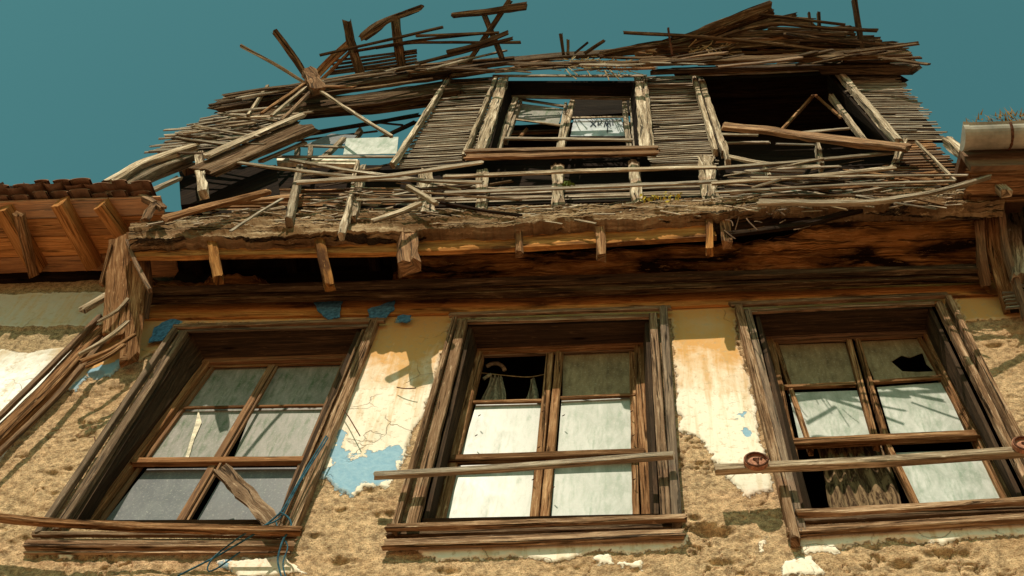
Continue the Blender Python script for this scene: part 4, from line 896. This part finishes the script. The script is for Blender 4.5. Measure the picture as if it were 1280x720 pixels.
# loose rails and sticks across the spandrel
G_R = 'loose rails across the band under the upper windows'
for pts, w, o, lab in [
 ([(558, 221), (720, 214), (892, 209)], 6, .10, 'pale rail nailed across the studs just under the middle upper window'),
 ([(558, 241), (720, 235), (895, 227)], 5, .10, 'lower pale rail nailed across the studs under the middle upper window'),
 ([(373, 227), (480, 224), (600, 228)], 5, .13, 'level rail running right from the left leaning stud'),
 ([(287, 202), (360, 212), (447, 222)], 5, .15, 'thin rail slanting down right from the left corner timber'),
 ([(373, 228), (490, 220), (600, 203)], 6, .17, 'rail slanting up right across the level rail'),
 ([(362, 200), (440, 214), (536, 226)], 5, .11, 'dark rail slanting down right beneath the white strip'),
 ([(447, 250), (500, 250), (553, 248)], 4, .12, 'short level stick between the twisted stud and the next one'),
 ([(470, 275), (500, 266), (525, 254)], 8, .13, 'short split stick resting on the ledge right of the twisted stud'),
 ([(507, 232), (524, 241), (541, 252)], 8, .15, 'short pale board slanting across the broad stud'),
 ([(290, 288), (320, 268), (354, 248)], 4, .15, 'thin bent stick leaning on the left end of the ledge'),
 ([(893, 229), (1000, 222), (1118, 210)], 6, .12, 'long pale rail below the fallen sill of the right upper window'),
 ([(940, 222), (1080, 220), (1234, 219)], 3.5, .16, 'very thin long rail reaching the bleached right corner timber'),
 ([(966, 236), (1080, 230), (1193, 226)], 4, .14, 'thin pale rail just above the ledge at the right'),
 ([(896, 240), (980, 236), (1062, 231)], 4, .12, 'short pale rail just above the ledge right of the broad stud'),
 ([(900, 210), (1000, 202), (1115, 191)], 5, .07, 'dark bowed rail under the fallen sill of the right upper window'),
 ([(943, 234), (958, 230), (976, 224)], 4, .2, 'short grey stick lying across the thin rails at the right'),
 ([(910, 196), (960, 206), (1020, 208)], 6, .05, 'sagging pale splintered rail under the right upper window'),
 ([(904, 168), (946, 169)], 4, .02, 'short pale slat upper at the left side of the right upper window'),
 ([(906, 179), (960, 178)], 4, .02, 'short pale slat lower at the left side of the right upper window'),
 ([(972, 180), (1016, 181)], 3, .02, 'short thin slat left of the small stud in the right upper window')]:
    loose('rail', lab, 'rail', pts, w, t=.03, mat='lath' if w < 6 else 'grey', group=G_R, tone=random.uniform(.6, 1), off=o, rough=.12)
loose('fallen_sill', 'thick rough fallen sill slanting down across the right upper window', 'sill', [(906, 158), (960, 163), (1040, 175), (1124, 184)], 12, t=.07, mat='brown', off=.12, tone=1, rough=.22)
loose('plank', 'long pale curved plank lying along the right end of the ledge', 'plank', [(955, 253), (1090, 254), (1175, 240), (1238, 222)], 10, t=.04, mat='grey', pl=PL_U, off=.18, tone=.35, rough=.14, taper=(1, .4))
loose('plank', 'short dark plank tossed on the left end of the ledge', 'plank', [(214, 272), (262, 258), (335, 240)], 10, t=.04, mat='brown', off=.12, tone=.7, rough=.25)
loose('batten', 'ragged batten lying behind the ledge at the left', 'batten', [(240, 262), (300, 252), (372, 246)], 7, t=.04, mat='brown', off=.04, tone=.9, rough=.25)
loose('stick', 'crooked stick curling against the left corner gap of sky', 'stick', [(206, 258), (196, 250), (190, 262), (184, 272)], 9, mat='brown', off=.14, tone=.4, rough=.3)
loose('board', 'square end of a dark board under the pale left corner timber', 'board', [(160, 236), (196, 256)], 12, t=.05, mat='brown', off=.1, tone=.5)
# planks over the street-wall windows
mb = MB(); bd(mb, [(468, 595), (650, 584), (841, 569)], 12, t=.03, pl=PL_L, off=.13, rough=.06, ends=.2, tone=.5)
tag(mb.build('plank', M['grey']), 'grey plank nailed slanting across the middle window', 'plank')
bar = empty('window_bar', tuple(at(896, 588, PL_L, .14)), 'wooden bar with round metal discs across the right window', 'bar')
mb = MB(); bd(mb, [(896, 587), (1000, 582), (1130, 575), (1320, 562)], 16, t=.045, pl=PL_L, off=.14, rough=.06, ends=.2, tone=.65); mb.build('bar', M['grey'], bar)
def disc(px, py, r, off):
    mb = MB(); c = at(px, py, PL_L, off); k = 36; 
    prof = [(0, .010), (r * .5, .009), (r * .84, .006), (r * .86, .016), (r, .016), (r, -.004)]
    b = mb.n()
    for (rr, h) in prof:
        for i in range(k):
            a = 2 * math.pi * i / k; mb.v.append(c + np.array([math.cos(a) * rr * (1 + .02 * math.sin(3 * a)), -h, math.sin(a) * rr])); mb.tn.append(.5)
    for j in range(len(prof) - 1):
        for i in range(k): q = b + j * k + i; q2 = b + j * k + (i + 1) % k; mb.f.append((q, q2, q2 + k, q + k)); mb.uv.append([(0, 0)] * 4)
    o = mb.build('disc', M['disc'], bar)
    mb = MB(); rim = [c + np.array([math.cos(a) * r, -.017, math.sin(a) * r]) for a in np.linspace(0, 2 * math.pi, 40)]; tube(mb, rim, .005, 6)
    p = c + np.array([0, -.013, 0]); S_ = r / 16
    for s_ in [[(-4, 3), (2, 2), (4, 4)], [(-3, 2), (1, -1), (2, -6)], [(2, 2), (2, -3)], [(7, 7), (8, 4), (6, 2)]]: tube(mb, [p + np.array([x * S_, 0, z * S_]) for x, z in s_], .004, 5, .004)
    mb.build('rim', M['iron'], o)
disc(945, 578, .052, .150); disc(1281, 558, .052, .150)
loose('plank', 'broken jagged plank leaning across the bottom right pane of the left window', 'plank', [(279, 588), (308, 620), (344, 657)], 24, t=.03, pl=PL_L, off=[.0, .10], mat='casing', tone=.35, rough=.3, ends=.8, taper=(1, .8))
loose('plank', 'long worn plank running out of the left edge over the left window sill', 'plank', [(-60, 640), (40, 652), (180, 660), (372, 664)], 13, t=.05, pl=PL_L, off=.15, mat='brown', tone=.7, rough=.16)
# shattered splinters at the foot of the left corner post
for pts, w, lab, mt in [
 ([(110, 384), (132, 371)], 12, 'short blunt grey offcut sticking out left of the corner post', 'grey'),
 ([(104, 440), (132, 426), (160, 402)], 6, 'upper curved splinter at the foot of the left corner post', 'grey'),
 ([(106, 450), (140, 438), (166, 420)], 6, 'middle curved splinter at the foot of the left corner post', 'brown'),
 ([(112, 456), (136, 448), (154, 432)], 7, 'lowest curved splinter at the foot of the left corner post', 'brown'),
 ([(126, 400), (146, 392), (160, 374)], 5, 'small splinter high on the left corner post', 'grey')]:
    loose('splinter', lab, 'splinter', pts, w, t=.03, pl=PL_L, off=.22, mat=mt, tone=.7, ends=1.2, group='splinters at the left corner post')
part('cover_board', 'brown', HOUSE, [([(126, 394), (60, 462), (-20, 540)], 9, dict(off=.12, t=.05, tone=.5)), ([(130, 410), (62, 484), (-20, 564)], 24, dict(off=.09, t=.05, tone=.75, rough=.05)), ([(136, 418), (70, 498), (-20, 584)], 9, dict(off=.11, t=.05, tone=.45))], pl=PL_L, label='upright boards covering the joint with the neighbour')
# loose plaster flake and cables
mb = MB(); tube(mb, [at(x, y, PL_L, o) for x, y, o in [(408, 545, .08), (380, 590, .10), (352, 640, .12), (318, 668, .13), (270, 696, .08), (222, 720, .07)]], .004)
tube(mb, [at(x, y, PL_L, o) for x, y, o in [(410, 547, .09), (374, 604, .11), (350, 650, .12), (310, 664, .14), (282, 684, .09), (262, 700, .09), (256, 718, .07), (270, 712, .07), (300, 690, .07)]], .0035)
tag(mb.build('cord', M['cord']), 'blue cord strung from the right casing of the left window down to the left', 'cord')
mb = MB(); tube(mb, [at(x, y, PL_L, .13) for x, y in [(350, 640), (362, 646), (366, 660), (354, 672), (346, 700), (352, 722)]], .004)
tube(mb, [at(x, y, PL_L, .12) for x, y in [(344, 650), (350, 668), (362, 682), (352, 704), (358, 724)]], .003)
tag(mb.build('cord', M['cord']), 'blue cord looped and hanging below the right corner of the left window', 'cord')
for pts, lab in [([(421, 503), (434, 518), (450, 545)], 'thin black wire sticking out of the right casing of the left window'), ([(116, 575), (121, 560), (118, 546)], 'bent nail beside the left casing of the left window'), ([(496, 484), (508, 487), (520, 485)], 'short thin wire on the white plaster between the left and middle windows')]:
    mb = MB(); tube(mb, [at(x, y, PL_L, .03 + .01 * i) for i, (x, y) in enumerate(pts)], .003, 5); tag(mb.build('wire', M['iron']), lab, 'wire')
mb = MB()   # curled ochre flake
for i, (a, bb) in enumerate([((160, 452), (172, 438)), ((176, 446), (190, 430)), ((190, 446), (204, 432)), ((196, 452), (212, 440))]):
    for q, o in ((a, .035), (bb, .015)): mb.v.append(at(*q, PL_L, o + .01 * (i % 2))); mb.tn.append(.5)
for i in range(3): mb.f.append((2 * i, 2 * i + 1, 2 * i + 3, 2 * i + 2)); mb.uv.append([(0, 0)] * 4)

# nest of twigs
mb = MB()
for i in range(110):
    x = random.gauss(738, 26); y = np.interp(x, [690, 740, 800], [80, 80, 84]) + random.gauss(0, 5); a = random.uniform(-1, 1) * (1.2 if random.random() < .4 else .3); l = random.uniform(8, 26)
    o = random.uniform(.10, .16); p0 = at(x, y, PL_U, o); p1 = at(x + l * math.cos(a), y + l * math.sin(a) * .8, PL_U, o + random.uniform(-.08, .08)); tube(mb, [p0, (p0 + p1) / 2 + RNG.uniform(-.015, .015, 3), p1], .004, 4, .05)
tag(mb.build('twig_nest', M['twig']), 'untidy nest of dry twigs on the roof edge above the middle upper window', 'nest')
mb = MB()
for i in range(46):
    x = random.uniform(860, 915); y = random.uniform(56, 68); a = random.uniform(-1, 1); l = random.uniform(6, 16); o = random.uniform(.0, .14); p0 = at(x, y, PL_R, o); p1 = at(x + l * math.cos(a), y + l * math.sin(a), PL_R, o + .05); tube(mb, [p0, p1], .004, 4, .05)
tag(mb.build('twig_nest', M['twig']), 'smaller clump of twigs tucked under the right roof heap', 'nest')
# debris caught in the right-hand ledge end
mb = MB()
for i in range(20):
    x = random.uniform(905, 1000); y = random.uniform(258, 288); p0 = at(x, y, PL_L, OFJ + .02); l = random.uniform(8, 26); a = random.uniform(-1.4, 1.2)
    p1 = at(x + l * math.cos(a), y + l * math.sin(a), PL_L, OFJ + .07); tube(mb, [p0, (p0 + p1) / 2 + RNG.uniform(-.03, .03, 3), p1], .003, 4, .03)
tag(mb.build('dry_roots', M['brown']), 'tangle of dry roots hanging under the ledge right of centre', 'dry roots')
# weeds
def weed(name, label, spots, mat, n, r, pl=PL_U, off=.06):
    mb = MB()
    for (x, y) in spots:
        for i in range(n):
            c = at(x + random.gauss(0, r), y + random.gauss(0, r * .6), pl, off + random.uniform(-.03, .05)); s = random.uniform(.008, .02)
            a = RNG.normal(size=3); a = nrm(a); bb = nrm(np.cross(a, RNG.normal(size=3))); q = mb.n()
            for v in (c - a * s, c + bb * s * .5, c + a * s, c - bb * s * .5): mb.v.append(v); mb.tn.append(.5)
            mb.f.append((q, q + 1, q + 2, q + 3)); mb.uv.append([(0, 0)] * 4)
        s0 = at(x, y + 6, pl, off - .03); tube(mb, [s0, at(x, y - 3, pl, off)], .002, 4, .02)
    return tag(mb.build(name, M[mat]), label, 'weed')
weed('weed', 'small green weed growing beside a stud under the middle upper window', [(709, 230)], 'leaf', 50, 3)
for sp_ in [(805, 248), (815, 246), (826, 247), (838, 244), (848, 245)]:
    weed('weed', 'small yellow flowering weed in the row along the ledge right of centre', [sp_], 'leafy', 10, 4)['group'] = 'yellow weeds on the ledge'

# ------------------------------------------------------------------ left neighbour
NH = empty('neighbour_house', (at(0, 400)[0], .1, 0), 'low white neighbouring house with orange boarded eaves at the left', 'house')
def wn(X, Z, sp):
    return 0.02 * fbm(X, Z, 4, 5, 43, .6) + 0.006 * fbm(X, Z, 40, 3, 45) + 0.012 * np.clip(-sp / .02, 0, 1)
xn0 = at(0, 600)[0] - 2.2; zn1 = at(60, 342)[2]
xs = np.r_[np.linspace(xn0, at(0, 330)[0] - 1.3, 20), np.arange(at(0, 330)[0] - 1.28, XD, .009)]; zs = np.r_[np.linspace(0, z0, 40), np.arange(z0 + .02, zn1 + .02, .009)]
npl = [[(-900, 1800), (132, 1800), (140, 440), (90, 428), (40, 436), (0, 434), (-120, 440), (-900, 440)], [(-300, 366), (0, 364), (160, 360), (160, 402), (60, 404), (-300, 408)]]
ob = wall_grid(xs, zs, npl, [], None, wn, 'neighbour_wall', None, M['nwall'], y0=.02)
ob.name = 'wall'; ob.parent = NH; ob.location = -Vector(NH.location)
mb = MB(); box(mb, xn0, XD - .02, .1, 4.6, 0, zn1); mb.build('rear_walls', M['nwall'], NH)
ze = zn1
def ez(x, y, dz=0): return atz(x, y, ze + dz)
mb = MB()
ed = atz(60, 252, ze)[1]; x_l, x_r = xn0, atz(150, 262, ze)[0] + .25
ys = [ed, ed * .75, ed * .5, ed * .22, .06]
for k in range(4):
    board3(mb, [(x_l, (ys[k] + ys[k + 1]) / 2, ze + .02), (x_r, (ys[k] + ys[k + 1]) / 2, ze + .02)], abs(ys[k] - ys[k + 1]) * .965, .02, (0, 0, -1), rough=.03, ends=.1, tone=[.55, .3, .7, .4][k])
mb.build('eave_boards', M['eave'], NH)
mb = MB(); board3(mb, [(x_l, .0, ze + .0), (x_r - .3, .0, ze + .0)], .10, .07, (0, -1, 0), tone=.2); mb.build('wall_plate', M['dark'], NH)
for (xa_, ya_, xb_, yb_, w, mt) in [(4, 262, 48, 336, .09, 'eave'), (75, 254, 118, 332, .08, 'eave'), (126, 256, 158, 300, .07, 'eave'), (-60, 262, -20, 340, .09, 'eave'), (-190, 262, -140, 340, .09, 'eave')]:
    mb = MB(); A, B = atz(xa_, ya_, ze - .03), atz(xb_, yb_, ze - .03); A[2] -= .05; B[2] -= .05; board3(mb, [A, B], w, .12, (0, 0, -1), rough=.04, ends=.1, tone=.25); mb.build('rafter', M[mt], NH)
mb = MB(); A, B = atz(22, 272, ze - .12), atz(40, 344, ze - .12); board3(mb, [A, B], .05, .05, (0, 0, -1), rough=.12, tone=.6); tag(mb.build('pole', M['brown']), 'rough peeled pole propped under the eaves of the left house', 'pole')
part('eave_shade_beam', 'dark', NH, [([(x, 238 - x * .02) for x in (-400, -100, 150)], 12, dict(t=.06, tone=.7, rough=.1))], pl=plane((0, ed - .02, 0), (0, -1, 0)), off=.0)  # dark strip painting the shadow band between tiles and soffit
# roof tiles: rows of half-round tiles ending at the eave
mb = MB(); xx = x_l; zt_ = atz(60, 240, ze)[2] + .05
while xx < x_r - .05:
    r = .058 * random.uniform(.8, 1.15); yb = ed - .07 + random.uniform(-.035, .03); zb = ze + .075 + random.uniform(-.015, .015)
    for row in (-1, 0, 1, 2, 3, 4, 5):
        b = mb.n(); K = 9; y0_ = yb + max(row, 0) * .30 + (.05 if row < 0 else 0); z0_ = zb + max(row, 0) * .11 - (.045 if row < 0 else 0) + random.uniform(-.008, .008)
        for (yy, zz, rr) in ((y0_, z0_, r), (y0_ + .36, z0_ + .125, r * .85)):
            for s2 in (0, .012):
                for i in range(K):
                    a = math.pi * i / (K - 1); mb.v.append(np.array([xx + math.cos(a) * (rr - s2), yy, zz + math.sin(a) * (rr - s2) * .42])); mb.tn.append(.5)
        for i in range(K - 1):
            for o1, o2 in ((0, 2 * K), (K, 3 * K)): mb.f.append((b + o1 + i, b + o1 + i + 1, b + o2 + i + 1, b + o2 + i)); mb.uv.append([(0, 0)] * 4)
            mb.f.append((b + i, b + i + 1, b + K + i + 1, b + K + i)); mb.uv.append([(0, 0)] * 4)
    xx += .125
# pan tiles beneath
for k in range(int((x_r - x_l) / .125)):
    xx = x_l + .0625 + k * .125; b = mb.n()
    for yy, zz in ((ed - .08 + random.uniform(-.015, .015), ze + .075), (ed + 1.7, ze + .075 + .66)):
        for i in range(7): a = math.pi + math.pi * i / 6; mb.v.append(np.array([xx + math.cos(a) * .06, yy, zz + .03 + math.sin(a) * .04])); mb.tn.append(.5)
    for i in range(6): mb.f.append((b + i, b + i + 1, b + 8 + i, b + 7 + i)); mb.uv.append([(0, 0)] * 4)
mb.build('roof_tiles', M['tile'], NH)

# ------------------------------------------------------------------ right neighbour
RH = empty('neighbour_house', (at(1280, 400)[0] + .6, .1, 0), 'neighbouring house with brown eaves and pale gutter at the right', 'house')
PG = plane((0, -.75, 0), (0, -1, 0))
G0, G1 = at(1202, 172, PG), at(1290, 174, PG); xg1 = G0[0] + 3.0
gy, gz = G0[1], G0[2]; gr = .07; XE = at(1262, 250, PL_L, .12)[0]
mb = MB(); prof = []
for i in range(13): a = math.pi * (1 + i / 12); prof.append((math.cos(a) * gr, math.sin(a) * gr))
prof = [(-gr - .012, .012)] + prof + [(gr, .01)]
b = mb.n()
for x in (G0[0], G0[0] + .03, G0[0] + .031, xg1):
    k_ = 1.06 if x < G0[0] + .0305 else 1.0
    for (yy, zz) in prof: mb.v.append(np.array([x, gy + yy * k_, gz + zz * k_])); mb.tn.append(.5)
K = len(prof)
for j in range(3):
    for i in range(K - 1): mb.f.append((b + j * K + i, b + j * K + i + 1, b + (j + 1) * K + i + 1, b + (j + 1) * K + i)); mb.uv.append([(0, 0)] * 4)
mb.f.append(tuple(b + i for i in range(K))); mb.uv.append([(0, 0)] * K)
o = mb.build('gutter', M['gutter'], RH, smooth=False)
mb = MB(); xk = at(1262, 172, PG)[0]
tube(mb, [(xk, gy + math.cos(a) * (gr + .006), gz + math.sin(a) * (gr + .006)) for a in np.linspace(math.pi, 2 * math.pi, 14)], .008, 5); mb.build('bracket', M['iron'], o)
mb = MB(); box(mb, G0[0] + .02, xg1, gy + .10, gy + .13, gz - .16, gz + .06); mb.build('fascia_board', M['brown'], RH)
mb = MB()
zr = gz - .14; yb_ = -.12
k = 5
for i in range(k):
    y0_ = gy + .13 + (yb_ - gy - .13) * (i + .5) / k
    board3(mb, [(G0[0] + .05 if i < 2 else XE, y0_, zr), (xg1, y0_, zr)], (yb_ - gy - .13) / k * .98, .02, (0, 0, -1), rough=.03, tone=.3)
mb.build('eave_boards', M['brown'], RH)
mb = MB(); board3(mb, [(G0[0] + .06, gy + .22, zr - .03), (xg1, gy + .22, zr - .03)], .10, .03, (0, 0, -1), tone=.9); mb.build('eave_batten', M['brown'], RH)
mb = MB(); box(mb, xR + .02, xg1, .06, 4.6, 0, zr + .05); mb.build('wall', M['nwall'], RH)
mb = MB(); box(mb, XE, xg1, yb_, yb_ + .1, at(1250, 380)[2], zr + .03); mb.build('upper_wall', M['dark'], RH)
mb = MB(); prism(mb, [(G0[0] + .03, gy - .02, gz + .07), (xg1, gy - .02, gz + .07), (xg1, 3.5, gz + 1.3), (G0[0] + .03, 3.5, gz + 1.3)], (0, -.33, .94), .05); mb.build('roof', M['tile'], RH)
mb = MB()
for i in range(260):
    x = random.choice([1222, 1246, 1258, 1266, 1278, 1290, 1310, 1340]) + random.gauss(0, 4); c = at(x, 154, PG) + np.array([0, random.uniform(-.05, .06), random.uniform(-.02, .05)]); h = random.uniform(.03, .09); d = np.array([random.uniform(-.03, .03), random.uniform(-.03, .03), h]); s = np.array([.006, .002, 0]); q = mb.n()
    for v in (c - s, c + s, c + d): mb.v.append(v); mb.tn.append(.5)
    mb.f.append((q, q + 1, q + 2)); mb.uv.append([(0, 0)] * 3)
tag(mb.build('gutter_weeds', flat('dry_brown_weed', (.22, .13, .04), .9)), 'tufts of dry brown weeds growing in the pale gutter at the right', 'weeds')

SC.render.engine = 'CYCLES'
SC.render.resolution_x, SC.render.resolution_y = 1024, 576
